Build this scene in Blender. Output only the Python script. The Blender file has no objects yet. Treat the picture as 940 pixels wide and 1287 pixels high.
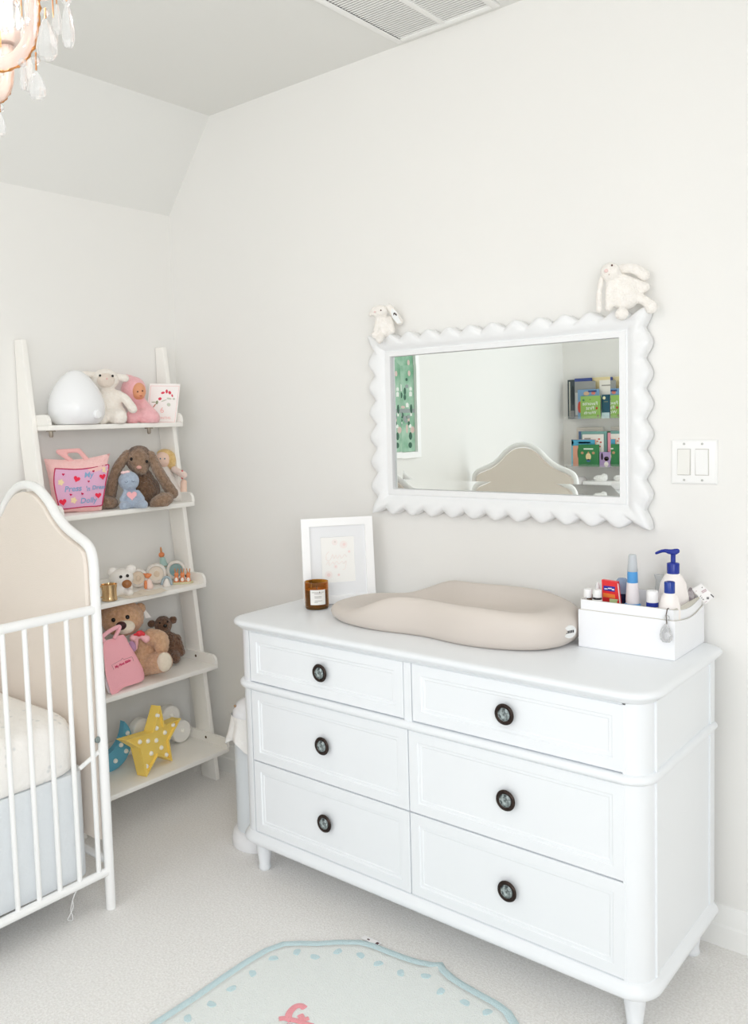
import bpy, bmesh, math, random
from mathutils import Vector as V, Matrix as M, noise
random.seed(7)
R_ = math.radians
SC = bpy.context.scene
COL = SC.collection

# ------------------------------------------------------------------ camera
FPX, PPX, PPY = 1084.72249, 457.6429, 606.48126           # focal length and principal point, image 940 x 1287
YAW, PITCH, ROLL = 0.68902, -0.07366, 0.02742
CAM = V((2.85701, -2.271, 1.41347))
CR = (M.Rotation(YAW, 3, 'Z') @ M.Rotation(PITCH, 3, 'X') @ M.Rotation(ROLL, 3, 'Y'))
FWD = CR.col[1].copy()
cd = bpy.data.cameras.new('camera'); cam = bpy.data.objects.new('camera', cd); COL.objects.link(cam)
cd.sensor_fit = 'HORIZONTAL'; cd.sensor_width = 36.0; cd.lens = FPX / 940 * 36
cd.shift_x = (470 - PPX) / 940; cd.shift_y = -(643.5 - PPY) / 940
cd.clip_start = 0.02
m3 = M((CR.col[0], CR.col[2], -CR.col[1])).transposed()
cam.matrix_world = M.Translation(CAM) @ m3.to_4x4()
SC.camera = cam

# ------------------------------------------------------------------ view, world, lights
SC.view_settings.view_transform = 'Standard'; SC.view_settings.look = 'None'
SC.view_settings.exposure = 0.19; SC.view_settings.gamma = 1.0; SC.view_settings.use_curve_mapping = False
w = bpy.data.worlds.new('world'); SC.world = w; w.use_nodes = True
w.node_tree.nodes['Background'].inputs[0].default_value = (0.85, 0.92, 1.0, 1)
w.node_tree.nodes['Background'].inputs[1].default_value = 1.0
SC.cycles.max_bounces = 12; SC.cycles.diffuse_bounces = 8; SC.cycles.glossy_bounces = 4
SC.cycles.transmission_bounces = 8; SC.cycles.caustics_reflective = False; SC.cycles.caustics_refractive = False
SC.cycles.use_denoising = True; SC.cycles.sample_clamp_indirect = 4.0
def area_light(name, loc, target, sx, sy, power, col):
    l = bpy.data.lights.new(name, 'AREA'); l.shape = 'RECTANGLE'; l.size = sx; l.size_y = sy; l.energy = power; l.color = col
    o = bpy.data.objects.new(name, l); COL.objects.link(o); o.location = loc
    o.rotation_euler = (V(target) - V(loc)).to_track_quat('-Z', 'Y').to_euler()
    return o
area_light('window_daylight', (1.55, -3.60, 1.70), (1.45, -1.2, .0), 1.6, 1.3, 9.5, (0.98, 0.98, 1.0))
area_light('side_fill_light', (3.80, -2.75, 1.70), (.6, -1.1, .0), 1.3, 1.3, 31, (0.94, 0.965, 1.0))  # added fill lamp outside the right wall, lifts shelves, left wall and floor

# ------------------------------------------------------------------ helpers
def at(u, v, axis, val):
    d = CR @ V(((u - PPX) / FPX, 1.0, -(v - PPY) / FPX)); t = (val - CAM[axis]) / d[axis]
    return CAM + d * t
def depth_at(u, v, dep):
    return CAM + (CR @ V(((u - PPX) / FPX, 1.0, -(v - PPY) / FPX))) * dep
def lin(c):
    f = lambda x: (x / 12.92 if x <= 0.04045 else ((x + 0.055) / 1.055) ** 2.4)
    return tuple(f(x / 255.0) for x in c)
MATS = {}
def mat(name, rgb, rough=0.55, metal=0.0, bump=None, var=None, trans=0.0, ior=1.45, sheen=0.0, emit=0.0, coat=0.0, alpha=1.0):
    if name in MATS: return MATS[name]
    m = bpy.data.materials.new(name); m.use_nodes = True; nt = m.node_tree; b = nt.nodes['Principled BSDF']
    c = lin(rgb) + (1,)
    b.inputs['Base Color'].default_value = c; b.inputs['Roughness'].default_value = rough; b.inputs['Metallic'].default_value = metal
    b.inputs['Transmission Weight'].default_value = trans; b.inputs['IOR'].default_value = ior
    b.inputs['Sheen Weight'].default_value = sheen; b.inputs['Coat Weight'].default_value = coat; b.inputs['Alpha'].default_value = alpha
    if emit:
        b.inputs['Emission Color'].default_value = c; b.inputs['Emission Strength'].default_value = emit
    tc = nt.nodes.new('ShaderNodeTexCoord')
    if bump:
        n = nt.nodes.new('ShaderNodeTexNoise'); n.inputs['Scale'].default_value = bump[0]; n.inputs['Detail'].default_value = 4
        k = nt.nodes.new('ShaderNodeBump'); k.inputs['Strength'].default_value = bump[1]; k.inputs['Distance'].default_value = bump[2]
        nt.links.new(tc.outputs['Object'], n.inputs['Vector']); nt.links.new(n.outputs['Fac'], k.inputs['Height']); nt.links.new(k.outputs['Normal'], b.inputs['Normal'])
    if var:
        n = nt.nodes.new('ShaderNodeTexNoise'); n.inputs['Scale'].default_value = var[0]; n.inputs['Detail'].default_value = 5
        r = nt.nodes.new('ShaderNodeValToRGB'); r.color_ramp.elements[0].position = 0.35; r.color_ramp.elements[1].position = 0.65
        r.color_ramp.elements[0].color = c; r.color_ramp.elements[1].color = lin(var[1]) + (1,)
        nt.links.new(tc.outputs['Object'], n.inputs['Vector']); nt.links.new(n.outputs['Fac'], r.inputs['Fac']); nt.links.new(r.outputs['Color'], b.inputs['Base Color'])
    MATS[name] = m
    return m

ORG = {}
def finish(bm, name, material, smooth=40):
    bmesh.ops.remove_doubles(bm, verts=bm.verts, dist=1e-6)
    bmesh.ops.recalc_face_normals(bm, faces=bm.faces)
    me = bpy.data.meshes.new(name); bm.to_mesh(me); bm.free()
    if material: me.materials.append(material)
    if smooth:
        me.polygons.foreach_set('use_smooth', [True] * len(me.polygons)); me.set_sharp_from_angle(angle=R_(smooth))
    return me
def thing(name, label, cat, loc, group=None):
    o = bpy.data.objects.new(name, None); COL.objects.link(o); o.empty_display_size = 0.05
    o.location = V(loc); o['label'] = label; o['category'] = cat
    if group: o['group'] = group
    ORG[o] = V(loc); return o
def part(name, bm, material, parent, smooth=40, label=None):
    """mesh drawn in world coordinates, made a child of parent"""
    bmesh.ops.translate(bm, verts=bm.verts, vec=-ORG[parent])
    o = bpy.data.objects.new(name, finish(bm, name, material, smooth)); COL.objects.link(o)
    o.parent = parent; ORG[o] = ORG[parent].copy()
    if label: o['label'] = label
    return o
def placed(name, me, parent, loc, rotz=0.0, scale=None, label=None, rot=None):
    """shared mesh in its own coordinates, placed at a world point under parent"""
    o = bpy.data.objects.new(name, me); COL.objects.link(o); o.parent = parent
    o.location = V(loc) - ORG[parent]; o.rotation_euler = rot if rot else (0, 0, rotz)
    if scale: o.scale = scale
    if label: o['label'] = label
    ORG[o] = V(loc); return o
def solo(name, bm, material, label, cat, loc, smooth=40, group=None):
    bmesh.ops.translate(bm, verts=bm.verts, vec=-V(loc))
    o = bpy.data.objects.new(name, finish(bm, name, material, smooth)); COL.objects.link(o)
    o.location = V(loc); o['label'] = label; o['category'] = cat
    if group: o['group'] = group
    ORG[o] = V(loc); return o
def struct(name, bm, material, smooth=40):
    o = bpy.data.objects.new(name, finish(bm, name, material, smooth)); COL.objects.link(o); o['kind'] = 'structure'
    ORG[o] = V((0, 0, 0)); return o
def merge(bm, t, mx=None):
    if mx is not None: bmesh.ops.transform(t, matrix=mx, verts=t.verts)
    me = bpy.data.meshes.new('tmp'); t.to_mesh(me); t.free(); bm.from_mesh(me); bpy.data.meshes.remove(me)
def box(bm, a, b, bev=0.0, seg=2, mx=None):
    """axis box from corner a to corner b"""
    a, b = V(a), V(b); t = bmesh.new(); bmesh.ops.create_cube(t, size=1.0)
    s = b - a
    for v in t.verts: v.co = V((a[i] + (v.co[i] + .5) * s[i] for i in range(3)))
    if bev: bmesh.ops.bevel(t, geom=t.edges[:], offset=bev, segments=seg, profile=.5, affect='EDGES')
    merge(bm, t, mx); return bm
def B(a, b, bev=0.0, seg=2, mx=None): return box(bmesh.new(), a, b, bev, seg, mx)
def loft(bm, rings, close=True, cap0=True, cap1=True):
    vs = [[bm.verts.new(p) for p in r] for r in rings]; n = len(rings[0])
    for a, b in zip(vs, vs[1:]):
        for i in range(n if close else n - 1):
            j = (i + 1) % n; bm.faces.new((a[i], a[j], b[j], b[i]))
    if cap0: bm.faces.new(vs[0][::-1])
    if cap1: bm.faces.new(vs[-1])
    return bm
def lathe(bm, prof, seg=32, mx=None, cap=True):
    t = bmesh.new()
    rings = [[V((max(r, 1e-5) * math.cos(2 * math.pi * i / seg), max(r, 1e-5) * math.sin(2 * math.pi * i / seg), z)) for i in range(seg)] for r, z in prof]
    loft(t, rings, True, cap, cap); merge(bm, t, mx); return bm
def tube(bm, pts, r, seg=12, closed=False, flat=None):
    pts = [V(p) for p in pts]; n = len(pts); rr = r if isinstance(r, (list, tuple)) else [r] * n
    tang = []
    for i in range(n):
        a = pts[(i - 1) % n] if (closed or i > 0) else pts[i]; b = pts[(i + 1) % n] if (closed or i < n - 1) else pts[i]
        tang.append((b - a).normalized())
    nrm = tang[0].orthogonal().normalized(); rings = []
    for i in range(n):
        if i: nrm = (tang[i - 1].rotation_difference(tang[i]) @ nrm).normalized()
        bi = tang[i].cross(nrm)
        rings.append([pts[i] + rr[i] * (math.cos(2 * math.pi * k / seg) * nrm + math.sin(2 * math.pi * k / seg) * bi) for k in range(seg)])
    if closed:
        t0 = len(rings); rings.append(rings[0]); loft(bm, rings, True, False, False)
    else: loft(bm, rings)
    return bm
def ell(bm, c, r, mx3=None, seg=16):
    t = bmesh.new(); bmesh.ops.create_uvsphere(t, u_segments=seg, v_segments=max(6, seg * 2 // 3), radius=1.0)
    k = M.Diagonal(V((r[0], r[1], r[2], 1))) if not isinstance(r, (int, float)) else M.Diagonal(V((r, r, r, 1)))
    mx = M.Translation(V(c)) @ (mx3.to_4x4() if mx3 is not None else M.Identity(4)) @ k
    merge(bm, t, mx); return bm
def prism(bm, pts2, z0, z1, mx=None, bev=0.0):
    """flat outline (x, y) given a thickness along local z"""
    t = bmesh.new(); loft(t, [[V((x, y, z0)) for x, y in pts2], [V((x, y, z1)) for x, y in pts2]])
    if bev:
        e = [e for e in t.edges if all(abs(v.co.z - z1) < 1e-7 for v in e.verts)]
        bmesh.ops.bevel(t, geom=e, offset=bev, segments=2, profile=.5, affect='EDGES')
    merge(bm, t, mx); return bm
def frame(o, x, y):
    x = V(x).normalized(); z = x.cross(V(y)).normalized(); y = z.cross(x)
    return M.Translation(V(o)) @ M((x, y, z)).transposed().to_4x4()
def smooth_curve(pts, per=8, closed=False):
    pts = [V(p) for p in pts]; n = len(pts); out = []
    rng = range(n if closed else n - 1)
    for i in rng:
        if closed: p0, p1, p2, p3 = pts[i - 1], pts[i], pts[(i + 1) % n], pts[(i + 2) % n]
        else: p0, p1, p2, p3 = pts[max(i - 1, 0)], pts[i], pts[i + 1], pts[min(i + 2, n - 1)]
        for k in range(per):
            t = k / per
            out.append(.5 * ((2 * p1) + (-p0 + p2) * t + (2 * p0 - 5 * p1 + 4 * p2 - p3) * t * t + (-p0 + 3 * p1 - 3 * p2 + p3) * t ** 3))
    if not closed: out.append(pts[-1])
    return out
def text(s, size, mx, material, parent, name='lettering', bold=0.0, shear=0.0):
    cu = bpy.data.curves.new('t', 'FONT'); cu.body = s; cu.size = size; cu.align_x = 'CENTER'; cu.align_y = 'CENTER'
    cu.extrude = 0.0003; cu.offset = bold; cu.shear = shear; cu.resolution_u = 3
    o = bpy.data.objects.new('t', cu); COL.objects.link(o)
    me = bpy.data.meshes.new_from_object(o.evaluated_get(bpy.context.evaluated_depsgraph_get()))
    bpy.data.objects.remove(o); bpy.data.curves.remove(cu)
    bm = bmesh.new(); bm.from_mesh(me); bpy.data.meshes.remove(me)
    bmesh.ops.transform(bm, matrix=mx, verts=bm.verts)
    return part(name, bm, material, parent, smooth=0)
def blob(shapes, vox=0.005, fuzz=0.0, sm=3, floor=None):
    """several solids fused into one continuous skin"""
    t = bmesh.new()
    for s in shapes: s(t)
    me = bpy.data.meshes.new('tmp'); t.to_mesh(me); t.free()
    o = bpy.data.objects.new('tmp', me); COL.objects.link(o)
    m = o.modifiers.new('r', 'REMESH'); m.mode = 'VOXEL'; m.voxel_size = vox
    me2 = bpy.data.meshes.new_from_object(o.evaluated_get(bpy.context.evaluated_depsgraph_get()))
    bpy.data.objects.remove(o); bpy.data.meshes.remove(me)
    bm = bmesh.new(); bm.from_mesh(me2); bpy.data.meshes.remove(me2)
    for _ in range(sm): bmesh.ops.smooth_vert(bm, verts=bm.verts, factor=.5, use_axis_x=True, use_axis_y=True, use_axis_z=True)
    bm.normal_update()
    if fuzz:
        for v in bm.verts: v.co += v.normal * fuzz * noise.noise(v.co * (0.55 / vox))
    if floor is not None:
        lo = min(v.co.z for v in bm.verts)
        for v in bm.verts:
            if v.co.z < floor + .006: v.co.z = max(floor + .0005, floor + .0005 + (v.co.z - lo) * .5 if lo > floor else v.co.z)
    return bm
class Toy:
    """upright working plane through a base point, facing the room: (u, v, f) -> world point f metres in front of it"""
    def __init__(s, base, n=None):
        s.b = V(base); n = V(n) if n is not None else CAM - s.b
        n.z = 0; s.n = n.normalized(); s.r = V((0, 0, 1)).cross(s.n); s.S = FPX / ((s.b - CAM).dot(FWD))
    def p(s, u, v, f=0.0):
        d = CR @ V(((u - PPX) / FPX, 1.0, -(v - PPY) / FPX)); q = s.b + s.n * f
        return CAM + d * ((q - CAM).dot(s.n) / d.dot(s.n))
    def mx(s, rot=0.0):
        c, k = math.cos(R_(rot)), math.sin(R_(rot)); up = V((0, 0, 1))
        return M((s.r * c + up * k, up * c - s.r * k, s.n)).transposed()
    def fr(s, u, v, f=0.0, rot=0.0): return M.Translation(s.p(u, v, f)) @ s.mx(rot).to_4x4()
    def e(s, u, v, f, rx, ry=None, rf=None, rot=0, seg=20):
        ry = ry or rx; rf = rf or (rx + ry) / 2
        return lambda bm: ell(bm, s.p(u, v, f), (rx / s.S, ry / s.S, rf / s.S), s.mx(rot), seg)
    def c(s, u, v, f, r, u2, v2, f2, r2, mid=None):
        def g(bm):
            a, b = s.p(u, v, f), s.p(u2, v2, f2)
            pts = [a, b] if mid is None else [a, s.p(*mid), b]
            cv = smooth_curve(pts, 8); n = len(cv)
            tube(bm, cv, [(r + (r2 - r) * i / (n - 1)) / s.S for i in range(n)], 14)
            ell(bm, a, r / s.S); ell(bm, b, r2 / s.S)
        return g
    def poly(s, pts, f, th=0.0015):
        """flat patch with pixel outline"""
        bm = bmesh.new(); return loft(bm, [[s.p(u, v, f) for u, v in pts], [s.p(u, v, f + th) for u, v in pts]])
def one(*fs):
    bm = bmesh.new()
    for f in fs: f(bm)
    return bm
def tube_px(t, pts, r, f, seg=8):
    return tube(bmesh.new(), smooth_curve([t.p(a[0], a[1], a[2] if len(a) > 2 else f) for a in pts], 6), r, seg)
def heart(w):
    out = []
    for i in range(20):
        a = 2 * math.pi * i / 20
        out.append((w * math.sin(a) ** 3 * .5, w * .5 * (13 * math.cos(a) - 5 * math.cos(2 * a) - 2 * math.cos(3 * a) - math.cos(4 * a)) / 16))
    return out
def disc2(r, n=14, ry=None): return [(r * math.cos(2 * math.pi * i / n), (ry or r) * math.sin(2 * math.pi * i / n)) for i in range(n)]

# ------------------------------------------------------------------ materials
wall_m = mat('wall_paint', (239, 238, 235), .7, bump=(160, .06, .002))
ceil_m = mat('ceiling_paint', (232, 232, 229), .8, bump=(120, .05, .002))
trim_m = mat('trim_paint', (244, 244, 242), .4)
carpet_m = mat('carpet_pile', (247, 245, 242), .95, bump=(260, .55, .006), var=(170, (232, 229, 225)), sheen=.3)
white_lacquer = mat('white_lacquer', (238, 241, 244), .32)
white_metal = mat('white_metal', (245, 245, 244), .3)
white_wood = mat('white_painted_wood', (248, 246, 241), .4)

# ------------------------------------------------------------------ the room
HC, SL, KN, XR, YF = 2.58564, 0.26935, 2.25396, 3.75, -3.53
struct('floor', B((-.1, YF - .1, -.1), (XR + .1, .1, 0)), carpet_m)
struct('wall_back', B((-.1, 0, 0), (XR + .1, .1, HC + .1)), wall_m)
struct('wall_left', B((-.1, YF - .1, 0), (0, 0, KN)), wall_m)
WX0, WX1, WZ0, WZ1 = .72, 2.4, .9, 2.4
bm = bmesh.new()
for a, b in [((0, 0), (WX0, HC)), ((WX1, 0), (XR, HC)), ((WX0, 0), (WX1, WZ0)), ((WX0, WZ1), (WX1, HC))]:
    box(bm, (a[0], YF - .1, a[1]), (b[0], YF, b[1]))
struct('wall_front', bm, wall_m)
SY0, SY1, SZ0, SZ1 = -3.45, -2.05, .9, 2.4  # opening in the unseen right wall, added to let the fill lamp in
bm = bmesh.new()
for a, b in [((YF, 0), (SY0, HC)), ((SY1, 0), (0, HC)), ((SY0, 0), (SY1, SZ0)), ((SY0, SZ1), (SY1, HC))]:
    box(bm, (XR, a[0], a[1]), (XR + .1, b[0], b[1]))
struct('wall_right', bm, wall_m)
struct('ceiling', B((SL, YF - .1, HC), (XR + .1, 0, HC + .1)), ceil_m)
bm = bmesh.new(); loft(bm, [[V((0, y, KN)), V((SL, y, HC)), V((SL, y, HC + .1)), V((-.1, y, HC + .1)), V((-.1, y, KN))] for y in (YF - .1, 0)])
struct('ceiling_slope', bm, ceil_m)
def window(name, horizontal):
    bm = bmesh.new()
    if horizontal:
        for a, b in [((WX0, WZ0), (WX0 + .05, WZ1)), ((WX1 - .05, WZ0), (WX1, WZ1)), ((WX0 + .05, WZ0), (WX1 - .05, WZ0 + .05)), ((WX0 + .05, WZ1 - .05), (WX1 - .05, WZ1)), (((WX0 + WX1) / 2 - .02, WZ0 + .05), ((WX0 + WX1) / 2 + .02, WZ1 - .05))]:
            box(bm, (a[0], YF - .07, a[1]), (b[0], YF - .02, b[1]), .004)
    else:
        for a, b in [((SY0, SZ0), (SY0 + .05, SZ1)), ((SY1 - .05, SZ0), (SY1, SZ1)), ((SY0 + .05, SZ0), (SY1 - .05, SZ0 + .05)), ((SY0 + .05, SZ1 - .05), (SY1 - .05, SZ1))]:
            box(bm, (XR + .02, a[0], a[1]), (XR + .07, b[0], b[1]), .004)
    struct(name, bm, trim_m)
window('window_1', True); window('side_fill_frame', False)  # the second frame is made up, it lines the fill lamp's opening
BBP = [(0, 0), (.014, 0), (.014, .055), (.011, .062), (.011, .085), (.007, .096), (.004, .108), (0, .110)]
def baseboard(name, a, b, n):
    a, b, n = V(a), V(b), V(n); bm = bmesh.new()
    loft(bm, [[q + n * d + V((0, 0, z)) for d, z in BBP] for q in (a, b)]); struct(name, bm, trim_m, 20)
baseboard('baseboard_back', (.015, 0, 0), (XR - .015, 0, 0), (0, -1, 0))
baseboard('baseboard_left', (0, YF, 0), (0, 0, 0), (1, 0, 0))
baseboard('baseboard_front', (.015, YF, 0), (XR - .015, YF, 0), (0, 1, 0))
baseboard('baseboard_right', (XR, YF, 0), (XR, 0, 0), (-1, 0, 0))

# ------------------------------------------------------------------ dresser
X0, X1, DF, DB, DT = .863, 2.161, -.497, -.05, .8106
DA, DX = .9242, 2.114
def d_out(off, recess=False, r=.052):
    rr = r + off; pts = [V((X0 - off, DB, 0))]
    cx, cy = X0 + r, DF + r
    for i in range(9):
        a = math.pi + math.pi / 2 * i / 8; pts.append(V((cx + rr * math.cos(a), cy + rr * math.sin(a), 0)))
    if recess:
        pts += [V((DA - .003, DF, 0)), V((DA - .003, DF + .016, 0)), V((DX + .003, DF + .016, 0)), V((DX + .003, DF, 0))]
    cx = X1 - r
    for i in range(9):
        a = 1.5 * math.pi + math.pi / 2 * i / 8; pts.append(V((cx + rr * math.cos(a), cy + rr * math.sin(a), 0)))
    pts.append(V((X1 + off, DB, 0))); return pts
def d_loft(prof, recess=False):
    return loft(bmesh.new(), [[q + V((0, 0, z)) for q in d_out(o, recess)] for o, z in prof])
dresser = thing('dresser', 'wide white six drawer dresser with rounded corners and dark round knobs', 'dresser', ((X0 + X1) / 2, -.27, 0))
part('body', d_loft([(0, .135), (0, .782)], True), white_lacquer, dresser)
def top_out(off, r=.052):
    out = []
    for cx, cy, a0 in ((X0 + r, -.062, 90), (X0 + r, DF + r, 180), (X1 - r, DF + r, 270), (X1 - r, -.062, 0)):
        rr = r + off if cy < -.1 else r + off
        for i in range(9):
            a = R_(a0 + 90 * i / 8); q = V((cx + rr * math.cos(a), cy + rr * math.sin(a), 0))
            if cy > -.1: q.y = cy + (rr * math.sin(a)) * (.056 / (r + .026))
            out.append(q)
    return out
part('top', loft(bmesh.new(), [[q + V((0, 0, z)) for q in top_out(o)] for o, z in [(.004, .7795), (.010, .784), (.015, .7875), (.016, .790), (.022, .793), (.026, .798), (.026, .803), (.022, .808), (.015, DT - .0006), (.012, DT)]]), white_lacquer, dresser, 50)
part('waist_moulding', d_loft([(0, .5975), (.008, .5985), (.012, .603), (.013, .608), (.012, .613), (.008, .6175), (0, .6185)]), white_lacquer, dresser, 50)
part('base_moulding', d_loft([(.002, .105), (.010, .107), (.015, .112), (.016, .122), (.012, .130), (.006, .135), (.004, .141), (0, .143)]), white_lacquer, dresser, 50)
part('stile', B((1.5115, DF, .6185), (1.5355, DF + .013, .7745)), white_lacquer, dresser)
part('top_rail', B((DA - .002, DF, .7755), (DX + .002, DF + .013, .780)), white_lacquer, dresser)
for x, dx in ((X1, 1), (X0, -1)):                              # framed ends: proud corner posts beside a flat panel
    for z0, z1 in ((.1435, .597), (.619, .779)):
        for ya, yb in ((DB - .030, DB), (DF + .052, DF + .066)):
            part('end_post', B((min(x, x + dx * .005), ya, z0), (max(x, x + dx * .005), yb, z1)), white_lacquer, dresser)
bronze = mat('dark_bronze', (58, 48, 44), .35, .8, bump=(300, .4, .002))
crystal_knob = mat('knob_crystal', (186, 198, 198), .18, .45, bump=(160, .8, .004), var=(120, (70, 78, 80)))
knob_bm = lathe(bmesh.new(), [(.012, -.001), (.012, .006), (.020, .007), (.0250, .009), (.0262, .0115), (.0248, .0145), (.0212, .016), (.0185, .0150), (.0165, .0135), (0, .0135)], 32, M.Rotation(R_(90), 4, 'X'))
knob_me = finish(knob_bm, 'knob', bronze, 50)
inl_bm = lathe(bmesh.new(), [(.0168, .0132), (.0158, .0148), (.012, .0162), (.0075, .017), (0, .0172)], 20, M.Rotation(R_(90), 4, 'X'))
for k in range(8):
    a = k * math.pi / 4; ell(inl_bm, ((.0098) * math.cos(a), -.0160, (.0098) * math.sin(a)), (.0042, .0025, .0042), None, 8)
inl_me = finish(inl_bm, 'knob_inlay', crystal_knob, 30)
ROWS = [(.622, .7745), (.3735, .5945), (.1455, .3695)]
COLS = [(DA, 1.509), (1.538, DX)]; COLS2 = [(DA, 1.5195), (1.5225, DX)]
for ri, (z0, z1) in enumerate(ROWS):
    for ci, (xa, xb) in enumerate(COLS if ri == 0 else COLS2):
        rings = []
        for ins, dep in [(0, .014), (0, .0015), (.0015, 0), (.028, 0), (.0305, .0035), (.037, .0035), (.0395, .0055)]:
            rings.append([V((x, DF - .001 + dep, z)) for x, z in ((xa + ins, z0 + ins), (xb - ins, z0 + ins), (xb - ins, z1 - ins), (xa + ins, z1 - ins))])
        bm = bmesh.new(); loft(bm, rings)
        dr = part('drawer', bm, white_lacquer, dresser, 20)
        kz = (.697, .484, .2555)[ri]; kx = 1.2185 if ci == 0 else 1.8175
        placed('knob', knob_me, dr, (kx, DF + .0035, kz), label='dark bronze knob'); placed('knob_inlay', inl_me, dr, (kx, DF + .0035, kz), label='pale crystal knob centre')
leg_me = finish(lathe(bmesh.new(), [(.0, .107), (.030, .107), (.030, .100), (.027, .097), (.024, .093), (.026, .088), (.0255, .08), (.017, .016), (.019, .013), (.020, .007), (.017, .0005), (0, .0005)], 24), 'leg', white_lacquer, 45)
for x, y in ((X0 + .045, DF + .045), (X1 - .045, DF + .045), (X0 + .04, DB - .035), (X1 - .04, DB - .035)): placed('leg', leg_me, dresser, (x, y, 0))

# ------------------------------------------------------------------ mirror on the back wall
mx0, mx1, mz0, mz1 = 1.13835, 1.91013, 1.18346, 1.6111
mirror = thing('wall_mirror', 'white mirror with carved scalloped frame hung above the dresser', 'mirror', ((mx0 + mx1) / 2, -.012, mz0 - .08))
plaster = mat('carved_white_wood', (240, 241, 242), .45, bump=(70, .25, .004))
ox0, ox1, oz0, oz1 = 1.061, 1.985, 1.108, 1.677
KX, KZ, AMP = 12, 7, .0095
per = []                                                     # perimeter samples: inner point, outer mean point, normal, phase
def side(i0, i1, o0, o1, n, nprev, nnext, k):
    N = k * 14
    for j in range(N):
        t = j / N; w0 = max(0, 1 - t * 2 * k); w1 = max(0, 1 - (1 - t) * 2 * k)
        per.append((V(i0).lerp(V(i1), t), V(o0).lerp(V(o1), t), V(n) + V(nprev) * w0 + V(nnext) * w1, .5 * math.cos(2 * math.pi * k * t) + .5 * (2 * abs(math.cos(math.pi * k * t)) - 1)))
I = [(mx0, mz0), (mx1, mz0), (mx1, mz1), (mx0, mz1)]; O = [(ox0, oz0), (ox1, oz0), (ox1, oz1), (ox0, oz1)]
dn = [(0, -1), (1, 0), (0, 1), (-1, 0)]
for s in range(4): side(I[s], I[(s + 1) % 4], O[s], O[(s + 1) % 4], dn[s], dn[s - 1], dn[(s + 1) % 4], KX if s % 2 == 0 else KZ)
PRO = [(0, -.014, 0), (0, -.0335, 0), (.02, -.0365, 0), (.24, -.0365, 0), (.265, -.032, 0), (.30, -.0315, 0), (.34, -.034, 0), (.44, -.040, .05), (.58, -.0445, .15), (.72, -.0455, .4), (.85, -.044, .8), (.94, -.041, 1), (.985, -.038, 1), (1.0, -.034, 1), (1.0, -.010, .6), (.97, -.003, 0)]
rings = []
for s, y, wv in PRO:
    ring = []
    for ip, op, n, ph in per:
        q = ip.lerp(op, s) + n * (AMP * ph * min(1, max(0, s - .55) / .4))
        ring.append(V((q.x, y - .0045 * wv * ph * (1 if y < -.02 else .2), q.y)))
    rings.append(ring)
bm = bmesh.new(); loft(bm, rings, True, False, False)
part('frame', bm, plaster, mirror, 50)
glass_m = mat('mirror_silver', (238, 242, 240), .0, 1.0)
bw, ty = .030, .018
ii = [V((mx0 + bw, -.022, mz0 + bw)), V((mx1 - bw, -.022, mz0 + bw)), V((mx1 - bw, -.022, mz1 - bw)), V((mx0 + bw, -.022, mz1 - bw))]
oo = [V((mx0, -.022 - bw * ty, mz0)), V((mx1, -.022 - bw * ty, mz0)), V((mx1, -.022 - bw * ty, mz1)), V((mx0, -.022 - bw * ty, mz1))]
bm = bmesh.new(); f = [bm.verts.new(q) for q in ii]; g = [bm.verts.new(q) for q in oo]; h = [bm.verts.new(V((q.x, -.012, q.z))) for q in oo]
bm.faces.new(f)
for k in range(4): bm.faces.new((f[k], f[(k + 1) % 4], g[(k + 1) % 4], g[k])); bm.faces.new((g[k], g[(k + 1) % 4], h[(k + 1) % 4], h[k]))
bm.faces.new(h[::-1])
part('mirror_glass', bm, glass_m, mirror, 0, 'bevelled mirror glass')

# ------------------------------------------------------------------ light switch
SX, SZ = 2.09785, 1.27864
sw = thing('light_switch', 'double white rocker light switch on the wall right of the mirror', 'switch', (SX, 0, SZ - .057))
plate_m = mat('switch_plastic', (246, 246, 245), .3); rock_m = mat('rocker_plastic', (236, 235, 230), .3)
def plate_bm():
    bm = bmesh.new(); rings = []
    for ins, y in [(0, -.0005), (0, -.003), (.004, -.0065), (.006, -.007)]:
        rings.append([V((SX + sx * (.059 - ins), y, SZ + sz * (.0575 - ins))) for sx, sz in ((-1, -1), (1, -1), (1, 1), (-1, 1))])
    return loft(bm, rings)
part('plate', plate_bm(), plate_m, sw, 20)
for sx, tilt in ((-.024, .0025), (.022, -.0025)):
    part('bezel', B((SX + sx - .0175, -.0085, SZ - .0345), (SX + sx + .0175, -.0065, SZ + .0345), .0008), mat('switch_bezel', (205, 203, 198), .4), sw)
    bm = bmesh.new(); q = [(-.0155, -.0325), (.0155, -.0325), (.0155, .0325), (-.0155, .0325)]
    loft(bm, [[V((SX + sx + a, -.0065, SZ + b)) for a, b in q], [V((SX + sx + a, -.0115 + tilt * (1 if b > 0 else -1), SZ + b)) for a, b in q]])
    part('rocker', bm, rock_m if sx < 0 else plate_m, sw, 0)
    for sz in (-.047, .047):
        bm = lathe(bmesh.new(), [(.0032, 0), (.003, .0012), (0, .0015)], 12, M.Translation((SX + sx, -.0068, SZ + sz)) @ M.Rotation(R_(90), 4, 'X'))
        part('screw', bm, mat('screw_metal', (190, 190, 186), .35, .6), sw)

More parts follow.
